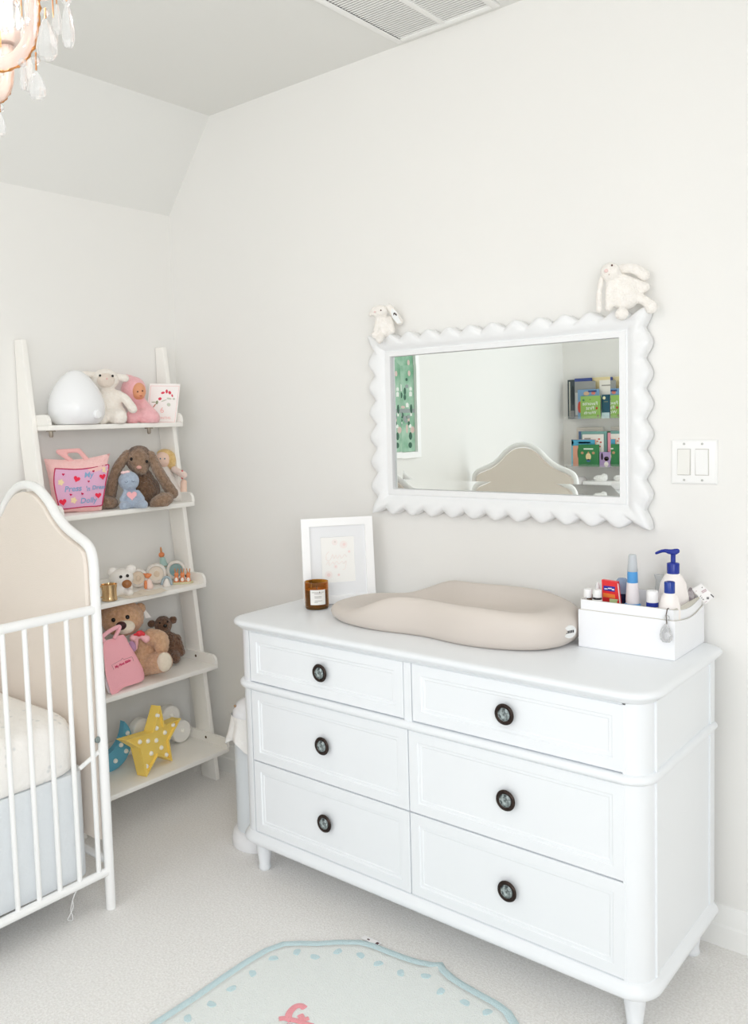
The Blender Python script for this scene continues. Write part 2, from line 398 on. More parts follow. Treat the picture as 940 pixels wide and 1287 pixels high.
# ------------------------------------------------------------------ air vent in the ceiling
vent = thing('air_vent', 'white louvred air vent set in the ceiling near the back wall', 'vent', (1.375, -.26, HC))
vx = [(1.2155, 1.365), (1.385, 1.535)]; vy0, vy1 = -.047, -.465
bm = bmesh.new()
for a, b in [((1.192, vy1 - .02), (1.2155, vy0 + .022)), ((1.535, vy1 - .02), (1.558, vy0 + .022)), ((1.365, vy1), (1.385, vy0)), ((1.2155, vy0), (1.535, vy0 + .022)), ((1.2155, vy1 - .02), (1.535, vy1))]:
    box(bm, (a[0], a[1], HC - .008), (b[0], b[1], HC - .0005), .002)
part('frame', bm, trim_m, vent)
part('duct', B((1.21, vy1, HC - .0015), (1.54, vy0, HC - .0006)), mat('duct_dark', (226, 225, 222), .8), vent)
bm = B((-.0745, -.0043, -.0018), (.0745, .0043, 0)); bmesh.ops.transform(bm, matrix=M.Rotation(R_(14), 4, 'X'), verts=bm.verts)
slat_me = finish(bm, 'slat', trim_m, 0)
for a, b in vx:
    y = vy0 - .006
    while y > vy1: placed('slat', slat_me, vent, ((a + b) / 2, y, HC - .0035)); y -= .0115

# ------------------------------------------------------------------ ladder shelf
LY0, LY1, LXF, LXT, LZT = -.69665, -.07965, .26892, .04896, 1.71959
ladder = thing('ladder_shelf', 'white leaning ladder shelf with five shelves standing in the corner', 'shelf', (.18, (LY0 + LY1) / 2, 0))
xf = lambda z: LXF + (LXT - LXF) * z / LZT
WD = .088
bm = bmesh.new()
prof = [(xf(0), .0005), (xf(LZT), LZT), (.004, LZT), (.004, LZT - .0), (.004, (LXF - WD * 1.0 - .004) / (LXF - LXT) * LZT), (xf(0) - WD, .0005)]
for y in (LY0, LY1 - .02):
    bm = bmesh.new(); loft(bm, [[V((x, yy, z)) for x, z in prof] for yy in (y, y + .02)])
    bmesh.ops.bevel(bm, geom=bm.edges[:], offset=.0025, segments=2, profile=.5, affect='EDGES')
    part('side_rail', bm, white_wood, ladder)
SHX = [.15946, .20888, .25848, .30708, .35613]; SHZ = [1.40262, 1.09171, .77627, .45994, .13817]; TH = .018
ST = [z + TH for z in SHZ]
for i, (x, z) in enumerate(zip(SHX, SHZ)):
    sh = part('shelf', B((.012, LY0 + .0205, z), (x, LY1 - .0205, z + TH), .003), white_wood, ladder)
    for y in (LY0 + .0205, LY1 - .0205 - .012):
        pr = [(.012, z + TH), (.012, z + TH + .036), (x - .022, z + TH + .036), (x - .012, z + TH + .032), (x - .004, z + TH + .022), (x - .001, z + TH + .010), (x, z + TH)]
        bm = bmesh.new(); loft(bm, [[V((a, yy, c)) for a, c in pr] for yy in (y, y + .012)])
        part('side_lip', bm, white_wood, sh)
        ys = y + .012 if y < -.3 else y
        bm = lathe(bmesh.new(), [(.0055, 0), (.005, .001), (0, .0012)], 10, M.Translation((xf(z) - .02, ys, z + TH + .018)) @ M.Rotation(R_(90 if y > -.3 else -90), 4, 'X'))
        part('screw', bm, mat('dark_screw', (96, 78, 60), .5, .4), sh)
    part('back_lip', B((.004, LY0 + .0205, z), (.012, LY1 - .0205, z + TH + .036), .001), white_wood, sh)
for y in (-.645, -.235):
    bm = B((.11, y - .012, SHZ[0] - .004), (.13, y + .012, SHZ[0])); lathe(bm, [(.007, 0), (.007, -.016), (.0045, -.020), (0, -.020)], 14, M.Translation((.12, y, SHZ[0] - .004)))
    part('shelf_clip', bm, mat('clip_metal', (170, 160, 148), .35, .8), ladder, label='small grey metal clip under the top shelf')
def on(i, u, v, x): q = at(u, v, 0, x); q.z = ST[i]; return q

# fabrics
def plush(name, rgb, rgb2=None, rough=.95, b=(260, .6, .006)): return mat(name, rgb, rough, bump=b, var=(90, rgb2) if rgb2 else None, sheen=.4)
cream_fur = plush('cream_plush', (252, 246, 238), (247, 239, 229)); white_fur = plush('white_plush', (252, 248, 243), (248, 243, 236))
pink_cloth = plush('pink_velour', (250, 194, 199), (246, 184, 190)); doll_skin = mat('doll_skin', (228, 160, 122), .5)
black_m = mat('black_bead', (22, 16, 14), .2); nose_pink = mat('pink_stitch', (238, 196, 190), .8)

# ------------------------------------------------------------------ top shelf
egg_b = V((.108, -.533, ST[0]))
hum = thing('humidifier', 'white egg shaped humidifier at the left end of the top shelf', 'humidifier', egg_b)
gloss_white = mat('gloss_white_plastic', (244, 245, 247), .22)
k = 1.0
pf = [(.0, .0015), (.070, .0015), (.074, .004), (.086, .014), (.096, .034), (.0985, .055), (.0965, .076), (.089, .104), (.077, .130), (.062, .152), (.046, .170), (.030, .1835), (.018, .190), (.008, .1925), (0, .193)]
part('shell', lathe(bmesh.new(), [(r, z) for r, z in pf], 48, M.Translation(egg_b)), gloss_white, hum, 60)
d = V((.978, .208, 0)).normalized(); kp = egg_b + d * .0945 + V((0, 0, .034))
part('dial', lathe(bmesh.new(), [(0, -.01), (.0165, -.01), (.0165, .006), (.013, .010), (0, .011)], 24, frame(kp, d.cross(V((0, 0, 1))), (0, 0, 1)) @ M.Rotation(math.pi, 4, 'X') if False else M.Translation(kp) @ d.to_track_quat('Z', 'Y').to_matrix().to_4x4()), gloss_white, hum)
t = Toy(on(0, 140, 533, .085))
lamb = thing('plush_lamb', 'cream plush lamb sitting beside the white humidifier', 'plush toy', t.b)
part('body', blob([t.e(132.5, 477, .0, 17, 13.5, 15), t.e(136.5, 510, 0, 17, 22, 15), t.e(140, 521, .01, 19, 14, 16), t.c(127, 497, .0, 4.5, 128, 512, .02, 4.5), t.c(146, 495, .01, 5.5, 167, 514, .035, 5.8, (157, 501, .03)), t.c(138, 522, .03, 9, 150, 524.5, .07, 9.8), t.c(132, 523, .03, 8, 127, 526, .065, 8.5)], .0045, .0012, 3, ST[0]), cream_fur, lamb)
for a in (t.c(119, 471, 0, 4, 107, 471, .01, 5), t.c(146, 473, 0, 4, 157, 475.5, .01, 5.2)): part('ear', blob([a], .004, .001), cream_fur, lamb)
part('muzzle', blob([t.e(133, 478, .032, 11, 9.5, 8)], .004), plush('lamb_face', (236, 222, 209)), lamb)
for u, v in ((125.7, 472), (141.5, 472.5)): part('eye', one(t.e(u, v, .046, 1.5, 1.6, 1.2, 0, 10)), black_m, lamb)
part('nose', one(t.e(134.3, 476, .057, 1.2, 1.3, 1, 0, 8)), nose_pink, lamb)

t = Toy(on(0, 178, 533, .085))
doll = thing('baby_doll', 'soft doll in a pink hooded suit sitting behind the floral card', 'doll', t.b)
part('suit', blob([t.e(168, 490, 0, 15.5, 17, 14), t.c(163, 478, -.01, 7, 158.5, 474, -.01, 4), t.e(176, 510, 0, 9, 14, 11), t.c(177, 506, .01, 7, 191, 525, .05, 10), t.e(185, 523, .045, 14, 10.5, 11), t.c(171, 518, .01, 8, 166, 525, .05, 9)], .0045, .0008, 4, ST[0]), pink_cloth, doll)
part('face', blob([t.e(173.5, 491.5, .020, 9.5, 11.5, 10), t.e(175.5, 496, .03, 6.5, 5.5, 7)], .003), doll_skin, doll)
for u, v in ((173, 492.3), (179, 491.3)): part('eye', one(t.e(u, v, .051 if u < 175 else .046, 1.1, 1.0, 1, 0, 8)), mat('eye_brown', (90, 45, 30), .3), doll)
part('mouth', one(t.e(177, 497.6, .0555, 2.0, .6, .8, 0, 8)), mat('doll_lip', (190, 92, 74), .5), doll)

t = Toy(on(0, 205, 533, .11))
card = thing('greeting_card', 'small white card with red tulip spray and pink six propped on top shelf', 'card', t.b)
paper = mat('white_card', (250, 247, 244), .7)
cp = [(188.3, 482), (226.6, 482.5), (221, 532.5), (182.5, 532.5)]
bm = bmesh.new(); loft(bm, [[t.p(u, v, -.014 * (1 if v < 500 else 0) + f) for u, v in cp] for f in (0, .003)])
part('sheet', bm, paper, card, 0)
cf = lambda v: .0035 - .014 * (532.5 - v) / 50.5
def cpatch(name, pts, m, col=card): 
    bm = bmesh.new(); loft(bm, [[t.p(u, v, cf(v) + h) for u, v in pts] for h in (-.0002, .0003)]); return part(name, bm, m, col, 0)
red_ink = mat('red_ink', (222, 70, 92), .7); pink_ink = mat('pink_ink', (243, 190, 186), .7); green_ink = mat('green_ink', (150, 160, 128), .7); grey_ink = mat('pale_green_ink', (205, 210, 196), .7)
ov = lambda u, v, a, b, rot=0: [(u + a * math.cos(q) * math.cos(R_(rot)) - b * math.sin(q) * math.sin(R_(rot)), v + a * math.cos(q) * math.sin(R_(rot)) + b * math.sin(q) * math.cos(R_(rot))) for q in [2 * math.pi * i / 12 for i in range(12)]]
for a in ((204.7, 493.7, 2.5, 1.4, -15), (209.5, 492, 1.5, 2.5, 0), (213.3, 493.5, 1.8, 2.2, -30), (216.4, 497.2, 1, 1.8, -15), (201, 501.2, 2.2, 1.8, -20)): cpatch('tulip', ov(*a), red_ink)
for a in ((197.2, 505.8, 1.6, 2.4, 15), (193, 505.4, 2.8, .5, 0), (206, 503.5, 4, .7, -20), (212.5, 501, 3.2, 1.2, 10), (218.5, 501.4, 1.6, 1.2, 0), (212, 508.6, 2.4, 2.2, 30)): cpatch('leaf', ov(*a), green_ink if a[0] < 200 else grey_ink)
cpatch('stem', [(192, 511.5), (195, 507.5), (196, 508.2), (193.3, 512.2)], mat('stem_brown', (190, 130, 112), .7))
for a, b in (((189.4, 484.8), (225.0, 485.1)), ((185.2, 530.3), (219.2, 530.4))): cpatch('border_line', [a, b, (b[0], b[1] + .35), (a[0], a[1] + .35)], pink_ink)
for a, b in (((189.4, 484.8), (185.2, 530.3)), ((225.0, 485.1), (219.2, 530.4))): cpatch('border_line', [a, (a[0] + .35, a[1]), (b[0] + .35, b[1]), b], pink_ink)
text('6', .030, t.fr(203.6, 515.8, cf(515.8) + .0004, -1), pink_ink, card); text('MONTHS', .0135, t.fr(205, 525.5, cf(525.5) + .0006, -1), pink_ink, card)

# ------------------------------------------------------------------ second shelf
t = Toy(on(1, 100, 642, .125))
bag = thing('fabric_book_bag', 'pink cloth book with carry handle and lilac heart panel on second shelf', 'cloth book', t.b)
bag_m = plush('pale_pink_cotton', (250, 205, 202), (247, 198, 195)); lil_m = mat('lilac_cotton', (226, 178, 208), .9, bump=(300, .4, .003)); mag = mat('magenta_trim', (190, 50, 92), .8)
TL, TR, BR_, BL_ = (55, 576.5), (138.2, 570), (128, 641), (66, 648)
def bl(a, b): return (TL[0] * (1 - a) * (1 - b) + TR[0] * a * (1 - b) + BR_[0] * a * b + BL_[0] * (1 - a) * b, TL[1] * (1 - a) * (1 - b) + TR[1] * a * (1 - b) + BR_[1] * a * b + BL_[1] * (1 - a) * b)
bul = lambda a, b: .030 * (max(0, 1 - abs(2 * a - 1) ** 2.6) ** .7) * (max(0, 1 - abs(2 * b - 1) ** 2.6) ** .7)
bm = bmesh.new(); N = 20
for sgn in (1, -.6):
    g = []
    for j in range(N + 1):
        row = []
        for i in range(N + 1):
            a, b = i / N, j / N; u, v = bl(a, b); v += (4.0 * math.sin(math.pi * a) * (1 - b)); u += 2.5 * math.sin(math.pi * b) * (1 - 2 * a)
            row.append(bm.verts.new(t.p(u, v, sgn * bul(a, b) + .002 * sgn)))
        g.append(row)
    for j in range(N):
        for i in range(N): bm.faces.new((g[j][i], g[j][i + 1], g[j + 1][i + 1], g[j + 1][i]))
bmesh.ops.remove_doubles(bm, verts=bm.verts, dist=.0045)
for v in bm.verts: v.co.z = max(v.co.z, ST[1] + .001)
part('cover', bm, bag_m, bag, 70)
def bf(u, v):
    a = (u - 58) / 76; b = (v - 577) / 68; a = min(max(a, 0), 1); b = min(max(b, 0), 1); return bul(a, b) + .0022
pc = [(69, 590.5), (72, 589), (95, 590), (115, 588), (134, 584.2), (136.5, 586.5), (133, 605), (129, 630), (126, 635.5), (105, 637), (78, 640), (74.5, 637), (70, 620), (67.8, 605)]
pcc = [(q.x, q.y) for q in smooth_curve([V((u, v, 0)) for u, v in pc], 3, True)]
cen = (101, 613); bm = bmesh.new(); rr = []
for kk in (1, .8, .6, .4, .2, .02): rr.append([t.p(cen[0] + (u - cen[0]) * kk, cen[1] + (v - cen[1]) * kk, bf(cen[0] + (u - cen[0]) * kk, cen[1] + (v - cen[1]) * kk) + .0012) for u, v in pcc])
loft(bm, rr, True, False, True); part('panel', bm, lil_m, bag, 60, 'lilac front panel')
part('piping', tube(bmesh.new(), [t.p(u, v, bf(u, v) + .001) for u, v in pcc], .0022, 8, True), mag, bag, label='magenta piping')
part('handle', blob([t.c(91, 580, .0, 3.2, 73, 567.5, .006, 3.2), t.c(73, 567.5, .006, 3.2, 99, 566, .004, 3.2), t.c(99, 566, .004, 3.2, 110.5, 579, 0, 3.2)], .004, 0, 4), plush('pink_strap', (247, 188, 186)), bag)
def wrap(bm, u, v, rot=0.0, lift=.0014):
    c, k = math.cos(R_(rot)), math.sin(R_(rot))
    for q in bm.verts:
        x, y, z = q.co; uu = u + (x * c - y * k) * t.S; vv = v - (x * k + y * c) * t.S; q.co = t.p(uu, vv, bf(uu, vv) + lift + z)
    return bm
def text_bm(s_, size, bold, shear):
    cu = bpy.data.curves.new('t', 'FONT'); cu.body = s_; cu.size = size; cu.align_x = 'CENTER'; cu.align_y = 'CENTER'; cu.extrude = .0004; cu.offset = bold; cu.shear = shear; cu.resolution_u = 3
    o = bpy.data.objects.new('t', cu); COL.objects.link(o); me = bpy.data.meshes.new_from_object(o.evaluated_get(bpy.context.evaluated_depsgraph_get()))
    bpy.data.objects.remove(o); bpy.data.curves.remove(cu); bm = bmesh.new(); bm.from_mesh(me); bpy.data.meshes.remove(me); return bm
hred = mat('red_felt', (236, 48, 78), .8); hdark = mat('crimson_felt', (196, 30, 84), .8); yel = mat('pale_yellow_felt', (243, 220, 176), .8)
for u, v, w_, m, rot in [(96.5, 602, 8.5, hred, -20), (129, 599, 8, hred, 10), (79, 631, 9.5, hred, 10), (123.5, 622.5, 8, hred, 5), (79.5, 596.3, 3.6, hdark, 0), (117.5, 592.2, 3.2, hdark, 20), (111.5, 605, 3, hdark, 0), (89, 621.8, 3.4, hdark, -10), (103.5, 620.6, 3.4, hdark, -20)]:
    part('heart', wrap(prism(bmesh.new(), heart(w_ / t.S), 0, .0016), u, v, rot), m, bag, 0)
for u, v in ((76.5, 606.3), (132, 590.3), (92.8, 628.8)):
    part('flower', wrap(prism(bmesh.new(), [((3.6 + .7 * math.cos(5 * q)) / t.S * math.cos(q), (3.6 + .7 * math.cos(5 * q)) / t.S * math.sin(q)) for q in [2 * math.pi * i / 30 for i in range(30)]], 0, .0016), u, v), yel, bag, 0)
txt_blue = mat('blue_stitching', (134, 170, 204), .8)
for s, u, v, z in (('My', 111.2, 597, .027), ('Press', 91.5, 614.5, .029), ("'n", 110.3, 614.5, .024), ('Dress', 124, 612.5, .020), ('Dolly', 111, 629, .027)):
    part('lettering', wrap(text_bm(s, z, .0004, .2), u, v, 5, .0024), txt_blue, bag, 0)

t = Toy(on(1, 176, 641, .135))
bun = thing('plush_bunny', 'brown long eared plush bunny slumped in the middle of second shelf', 'plush toy', t.b)
brown = plush('brown_plush', (168, 138, 114), (136, 108, 84), b=(200, .9, .010)); dkb = plush('dark_brown_plush', (132, 100, 74), (102, 74, 52), b=(200, .9, .010))
part('body', blob([t.e(174, 577, .01, 16.5, 17, 16), t.e(175, 569, .0, 13, 9, 13), t.e(176.5, 589, .03, 10, 8.5, 10), t.e(179, 617, -.01, 22, 23, 20), t.e(178, 600, -.005, 14, 12, 13)], .005, .003, 3, ST[1]), dkb, bun)
part('head_fur', blob([t.e(174, 577.5, .016, 15.5, 16.5, 14.5), t.e(176.5, 589, .036, 9.5, 8.5, 9.5)], .005, .0025), brown, bun)
for a in (t.c(160, 571, .02, 6, 139, 622, .05, 7.2, (146, 592, .045)), t.c(189, 572, .02, 6, 217, 620, .03, 7.5, (202, 597, .045))): part('ear', blob([a], .005, .002), brown, bun)
for a in (t.e(134, 631, .075, 14.5, 8.5, 11, -12), t.e(203, 629.5, .075, 16, 9.5, 12, 22)): part('foot', blob([a], .005, .002, 3, ST[1]), brown, bun)
for u, v in ((165, 577), (184.5, 580)): part('eye', one(t.e(u, v, .052 if u < 170 else .054, 1.8, 2.1, 1.5, 0, 10)), black_m, bun)
part('nose', one(t.e(174.7, 587.4, .067, 3.2, 2.4, 2, 0, 12)), mat('pink_nose', (226, 172, 160), .6), bun)

t = Toy(on(1, 167, 641, .188))
kd = thing('knitted_doll', 'small grey blue knitted doll with pink heart in front of the brown bunny', 'doll', t.b)
knit = plush('grey_blue_knit', (180, 194, 212), (168, 182, 202), b=(180, .8, .006)); felt_p = mat('pink_felt', (248, 186, 192), .8)
part('body', blob([t.e(161.8, 604.5, .0, 13, 12.5, 12), t.e(166, 627, 0, 9.5, 12.5, 9), t.c(158, 619, .01, 3.6, 153.6, 628, .02, 3.8), t.c(173, 619, .01, 3.6, 178.5, 627, .02, 3.8), t.c(162, 634, .01, 4.5, 155, 636, .035, 5.5), t.c(171, 634, .01, 4.5, 180.3, 634.2, .035, 5.8)], .0035, .0007, 3, ST[1]), knit, kd)
part('heart', prism(bmesh.new(), heart(12.5 / t.S), 0, .003, t.fr(165.7, 622.5, .0255), None), felt_p, kd, 0, 'pink heart on the chest')
bm = one(t.e(154.8, 594, .012, 3.2, 2.0, 2, 0, 10), t.e(160, 593.2, .012, 3.2, 2.0, 2, 0, 10), t.e(157.4, 593.6, .014, 1.3, 1.6, 2, 0, 8)); part('bow', bm, mat('pale_pink_bow', (250, 214, 214), .8), kd, label='pale pink bow')
for u, v in ((158.7, 605.5), (167.3, 604.5)): part('eye', tube_px(t, [(u - 2, v, .0345), (u, v + .9, .0365), (u + 2, v, .0345)], .0007, .035, 6), mat('navy_thread', (70, 80, 104), .8), kd)

t = Toy(on(1, 216, 632, .085))
rd = thing('rag_doll', 'blonde rag doll in white dress behind the ear of the brown bunny', 'doll', t.b)
rskin = mat('rag_doll_skin', (246, 214, 196), .7)
part('dress', blob([t.c(206, 590, 0, 7, 221, 624, .02, 10), t.e(222, 629, .02, 7, 8, 8)], .004, .0006, 3, ST[1]), plush('white_cotton', (242, 236, 230)), rd)
part('head', blob([t.e(204.5, 577.5, .01, 9.5, 10, 9)], .004), rskin, rd)
part('hair', blob([t.e(215, 578.5, .004, 6, 12, 7), t.e(207, 570, -.008, 10, 6, 9)], .004, .001), plush('yellow_yarn', (240, 208, 146), (226, 188, 120)), rd)
part('arm', blob([t.c(219, 590, .02, 4.2, 231, 597, .04, 4.6)], .0035), plush('pale_sleeve', (246, 224, 214)), rd)
part('cuff', blob([t.c(229, 592, .042, 1.6, 229, 601, .042, 1.6)], .0025), mat('red_cuff', (226, 120, 120), .8), rd)
part('leg', blob([t.c(231, 606, .03, 4, 231, 618, .03, 4.2)], .0035), rskin, rd)
for u in (201.5, 207): part('eye', one(t.e(u, 576.5, .037, .9, 1, 1, 0, 8)), mat('eye_blue', (96, 128, 150), .4), rd)

# ------------------------------------------------------------------ third shelf
t = Toy(on(2, 138, 757, .225))
gold = mat('gold_metal', (222, 190, 146), .16, 1.0)
r0 = 10 / t.S; h0 = 21 / t.S
cup = thing('gold_mug', 'small shiny gold mug at the left end of the third shelf', 'mug', t.b)
part('bowl', lathe(bmesh.new(), [(0, .0015), (r0 * .92, .0015), (r0 * .98, .004), (r0 * .92, .010), (r0 * .9, h0 * .6), (r0 * .98, h0 * .93), (r0 * 1.03, h0), (r0 * .96, h0), (r0 * .86, h0 * .6), (r0 * .8, .006), (0, .006)], 32, M.Translation(t.b)), gold, cup, 50)
part('handle', tube(bmesh.new(), smooth_curve([t.b + t.r * a + V((0, 0, z)) for a, z in ((-r0 * .9, h0 * .85), (-r0 * 1.35, h0 * .9), (-r0 * 1.6, h0 * .6), (-r0 * 1.3, h0 * .25), (-r0 * .9, h0 * .25))], 6), .0025, 8), gold, cup)
t = Toy(on(2, 153, 748, .165))
bb = thing('bear_bank', 'white ceramic bear money bank with brown nose on the third shelf', 'money bank', t.b)
cer = mat('white_ceramic', (242, 238, 233), .18)
part('body', blob([t.e(152.5, 726.5, 0, 15.5, 12.5, 14), t.e(153.5, 739, 0, 13.5, 10.5, 13), t.c(149, 744, .02, 6, 145, 746, .04, 5), t.c(158, 744, .02, 6, 163, 745, .04, 5)], .004, 0, 4, ST[2]), cer, bb, 80)
for u, v in ((141.3, 719), (164.5, 715.5)): part('ear', blob([t.e(u, v, 0, 6.6, 6.2, 3.5)], .003), cer, bb, 80)
for u, v in ((151.8, 725), (160.2, 723.6)): part('eye', one(t.e(u, v, .043 if u < 155 else .039, 2, 2.1, 1.5, 0, 10)), black_m, bb)
part('nose', one(t.e(159.4, 734, .040, 6.0, 5.3, 4, 0, 16)), mat('brown_glaze', (166, 110, 66), .25), bb)
ringm = mat('white_speckled_frame', (240, 236, 230), .4, var=(60, (222, 214, 206)))
def round_frame(u, v, rpx, x, inner, label):
    t = Toy(on(2, u, v + rpx, x)); o = thing('round_photo_frame', label, 'photo frame', t.b, 'round photo frames on the third shelf')
    R0 = rpx / t.S; c = t.b + V((0, 0, R0 + .001)); lean = M.Translation(c) @ t.mx().to_4x4() @ M.Rotation(R_(-6), 4, 'X')
    part('ring', lathe(bmesh.new(), [(R0 * .66, .002), (R0 * .68, .012), (R0 * .76, .015), (R0 * .9, .014), (R0 * .98, .009), (R0, .003), (R0 * .97, 0)], 40, lean, False), ringm, o, 50)
    part('photo', lathe(bmesh.new(), [(0, .001), (R0 * .7, .001), (R0 * .7, .005), (0, .006)], 32, lean), inner, o)
    if 'teal' not in label: part('face_motif', blob([lambda b: ell(b, lean @ V((.05 * R0, -.05 * R0, .006)), (R0 * .33, R0 * .36, .003), (lean.to_3x3()), 12)], .0025), mat('pale_tan_print', (226, 206, 182), .6), o)
    part('stand', B((-.004, -R0 * .95, -.03), (.004, R0 * .2, 0), .001, 2, lean @ M.Rotation(R_(0), 4, 'X')), ringm, o)
    return t
round_frame(173.8, 725.5, 12.0, .11, mat('cream_print', (232, 216, 194), .5), 'round white photo frame right behind the bear bank nose')
round_frame(197, 724.5, 13.0, .11, mat('beige_print', (236, 224, 208), .5), 'round white frame with beige picture, middle of the three')
round_frame(222, 721.5, 12.2, .11, mat('teal_print', (122, 160, 166), .5, var=(40, (150, 176, 172))), 'round white frame with teal picture behind the rabbits')
t = Toy(on(2, 187, 740, .165)); S_ = t.S
fox = thing('animal_figurine', 'tiny figurine with orange head and pale pink dress before middle round frame', 'figurine', t.b)
orange = mat('orange_glaze', (232, 142, 92), .4); pale_dress = mat('pale_pink_glaze', (246, 222, 212), .4)
part('dress', blob([t.c(187, 730, 0, 3.2, 188, 737, 0, 5)], .0025, 0, 3, ST[2]), pale_dress, fox)
part('head', blob([t.e(185.5, 723.5, .002, 4, 3.4, 3.5), t.e(188.6, 722.6, .006, 2.2, 1.8, 2), t.c(182.5, 722, 0, 1.5, 180.5, 721, 0, 1)], .002), orange, fox)
part('tail', blob([t.c(183.2, 738, .006, 2.4, 182.8, 731, .006, 1.8)], .002), orange, fox)
t = Toy(on(2, 206, 716, .055))
tall = thing('animal_figurine', 'tall figurine with orange top and pale teal robe behind the round frames', 'figurine', t.b)
teal = mat('pale_teal_glaze', (176, 206, 200), .4)
bm = bmesh.new(); top = t.p(203, 697, 0).z - t.b.z
part('plinth', lathe(bm, [(0, .0005), (.022, .0005), (.020, .006), (.014, .012), (.014, top * .5), (.020, top * .56), (0, top * .56)], 24, M.Translation(t.b + V((0, 0, 0)))), mat('tan_base', (198, 160, 112), .5), tall)
part('robe', blob([t.c(206.2, 711.5, 0, 5.5, 204, 702.5, 0, 3.6)], .003), teal, tall)
part('head', blob([t.e(203, 697.3, 0, 3.8, 3.6, 3.6)], .002), orange, tall)
part('ear', blob([t.c(202.6, 694, 0, 1.5, 202, 688.3, 0, 1.0)], .0015), mat('brown_orange_glaze', (206, 138, 84), .4), tall)
t = Toy(on(2, 229, 734.5, .19))
rab = thing('rabbit_trio_figurine', 'little figurine of three orange rabbits on a green oval base, right end', 'figurine', t.b)
part('base', lathe(bmesh.new(), [(0, .0005), (.043, .0005), (.044, .004), (.040, .008), (0, .008)], 32, M.Translation(t.b) @ M.Rotation(math.atan2(t.r.y, t.r.x), 4, 'Z') @ M.Diagonal((1, .55, 1, 1))), mat('olive_base', (214, 206, 168), .5), rab)
for u in (221.6, 229.2, 236.6):
    b_ = part('rabbit', blob([t.c(u, 730.5, .004, 3.4, u, 726, .002, 2.6), t.e(u, 722, .003, 3, 2.8, 2.8)], .002), orange, rab)
    part('apron', blob([t.e(u, 729, .009, 2.3, 3.6, 1.8)], .002), mat('white_apron', (250, 242, 234), .5), b_)
    for s in (-1, 1): part('ear', blob([t.c(u + s * 1.2, 719.5, 0, .9, u + s * 2.0, 714.8, 0, .7)], .0014), mat('brown_orange_glaze', (206, 138, 84), .4), b_)
t = Toy(on(2, 209.5, 736.5, .19))
gn = thing('angel_figurine', 'small white figurine with grey blue hood in front of teal round frame', 'figurine', t.b)
part('robe', blob([t.c(209.5, 729, 0, 3.0, 209.5, 734.5, 0, 5)], .0025, 0, 3, ST[2]), mat('white_glaze', (240, 234, 228), .4), gn)
part('hood', tube_px(t, [(203, 735, .004), (205, 728, .004), (209.5, 725, .004), (214, 728, .004), (216, 735, .004)], .0045, .004), mat('grey_blue_glaze', (168, 184, 192), .5), gn)
for i, (pts, lab) in enumerate([([(146, 750.5), (180, 741.5), (199, 745.5), (163, 753)], 'crumpled cream paper slip lying by the gold mug'), ([(172, 746), (203, 738.8), (211, 743), (186, 749)], 'cream paper slip lying in front of the small orange figurine')]):
    c4 = [at(u, v, 2, ST[2] + .0008 + .0012 * i) for u, v in pts]; bm = bmesh.new(); N = 8; g = []
    for j in range(N + 1):
        g.append([bm.verts.new(c4[0].lerp(c4[1], a / N).lerp(c4[3].lerp(c4[2], a / N), j / N) + V((0, 0, abs(.006 * noise.noise(V((a * .5, j * .6, i * 7))))))) for a in range(N + 1)])
    for j in range(N):
        for a in range(N): bm.faces.new((g[j][a], g[j][a + 1], g[j + 1][a + 1], g[j + 1][a]))
    bmesh.ops.solidify(bm, geom=bm.faces[:], thickness=.0006)
    solo('paper_slip', bm, mat('cream_paper', (240, 230, 214), .8), lab, 'paper', c4[0])

# ------------------------------------------------------------------ fourth shelf
t = Toy(on(3, 178, 848, .17))
tb = thing('teddy_bear', 'large tan teddy bear with pink bow sitting on the fourth shelf', 'plush toy', t.b)
tan = plush('tan_plush', (222, 180, 144), (204, 158, 120), b=(200, .8, .008)); crm = plush('cream_pad', (240, 228, 208)); tan2 = plush('tan_plush_light', (228, 188, 152), (212, 168, 132), b=(200, .8, .008))
part('body', blob([t.e(183, 821, .0, 22, 28, 20), t.e(178, 832, .01, 24, 18, 20), t.c(170, 836, .03, 14, 162, 842, .07, 13), t.c(182, 834, .02, 14.5, 204, 832, .085, 13)], .0055, .003, 3, ST[3]), tan2, tb)
part('head', blob([t.e(154, 777, .025, 26, 22, 22), t.e(155, 788, .06, 13, 10, 10)], .0055, .003), tan, tb)
for u, v in ((176.5, 764.5), (131, 768)): part('ear', blob([t.e(u, v, .0, 7, 7.5, 4)], .005, .002), tan, tb)
part('arm', blob([t.c(190, 801, .04, 11, 203, 813, .065, 9.5, (201, 803, .06))], .005, .003), tan2, tb)
part('muzzle', blob([t.e(157, 788, .085, 12.5, 9, 9)], .005, .001), crm, tb)
part('nose', one(t.e(152.3, 786.5, .108, 6.3, 5.3, 5, 0, 16)), mat('brown_felt_nose', (62, 30, 32), .5), tb)
for u, v in ((142.5, 779.3), (160.2, 775.6)): part('eye', one(t.e(u, v, .087, 2.6, 2.8, 2, 0, 12)), black_m, tb)
part('foot_pad', blob([t.e(206.5, 832, .112, 9.3, 12.5, 5)], .004, .0008), crm, tb)
bowp = mat('pink_satin', (246, 190, 194), .4); bowr = mat('red_satin', (228, 62, 74), .4)
bw_ = part('bow', blob([t.c(174.5, 797.5, .085, 3.2, 167.5, 801.5, .085, 4.8), t.c(176, 797.5, .085, 3.2, 183.5, 803, .085, 5.0), t.c(172.5, 800, .085, 2.4, 170.5, 815, .08, 2.6)], .0035, .0006), bowp, tb, label='pink ribbon bow')
part('knot', blob([t.e(175, 796.3, .097, 4.2, 3.8, 3.5), t.c(177, 794.5, .092, 2.4, 180.5, 797, .094, 2.2), t.c(172, 797.5, .095, 1.6, 169, 797.5, .095, 1.6)], .0025), bowr, bw_, label='red ribbon knot')
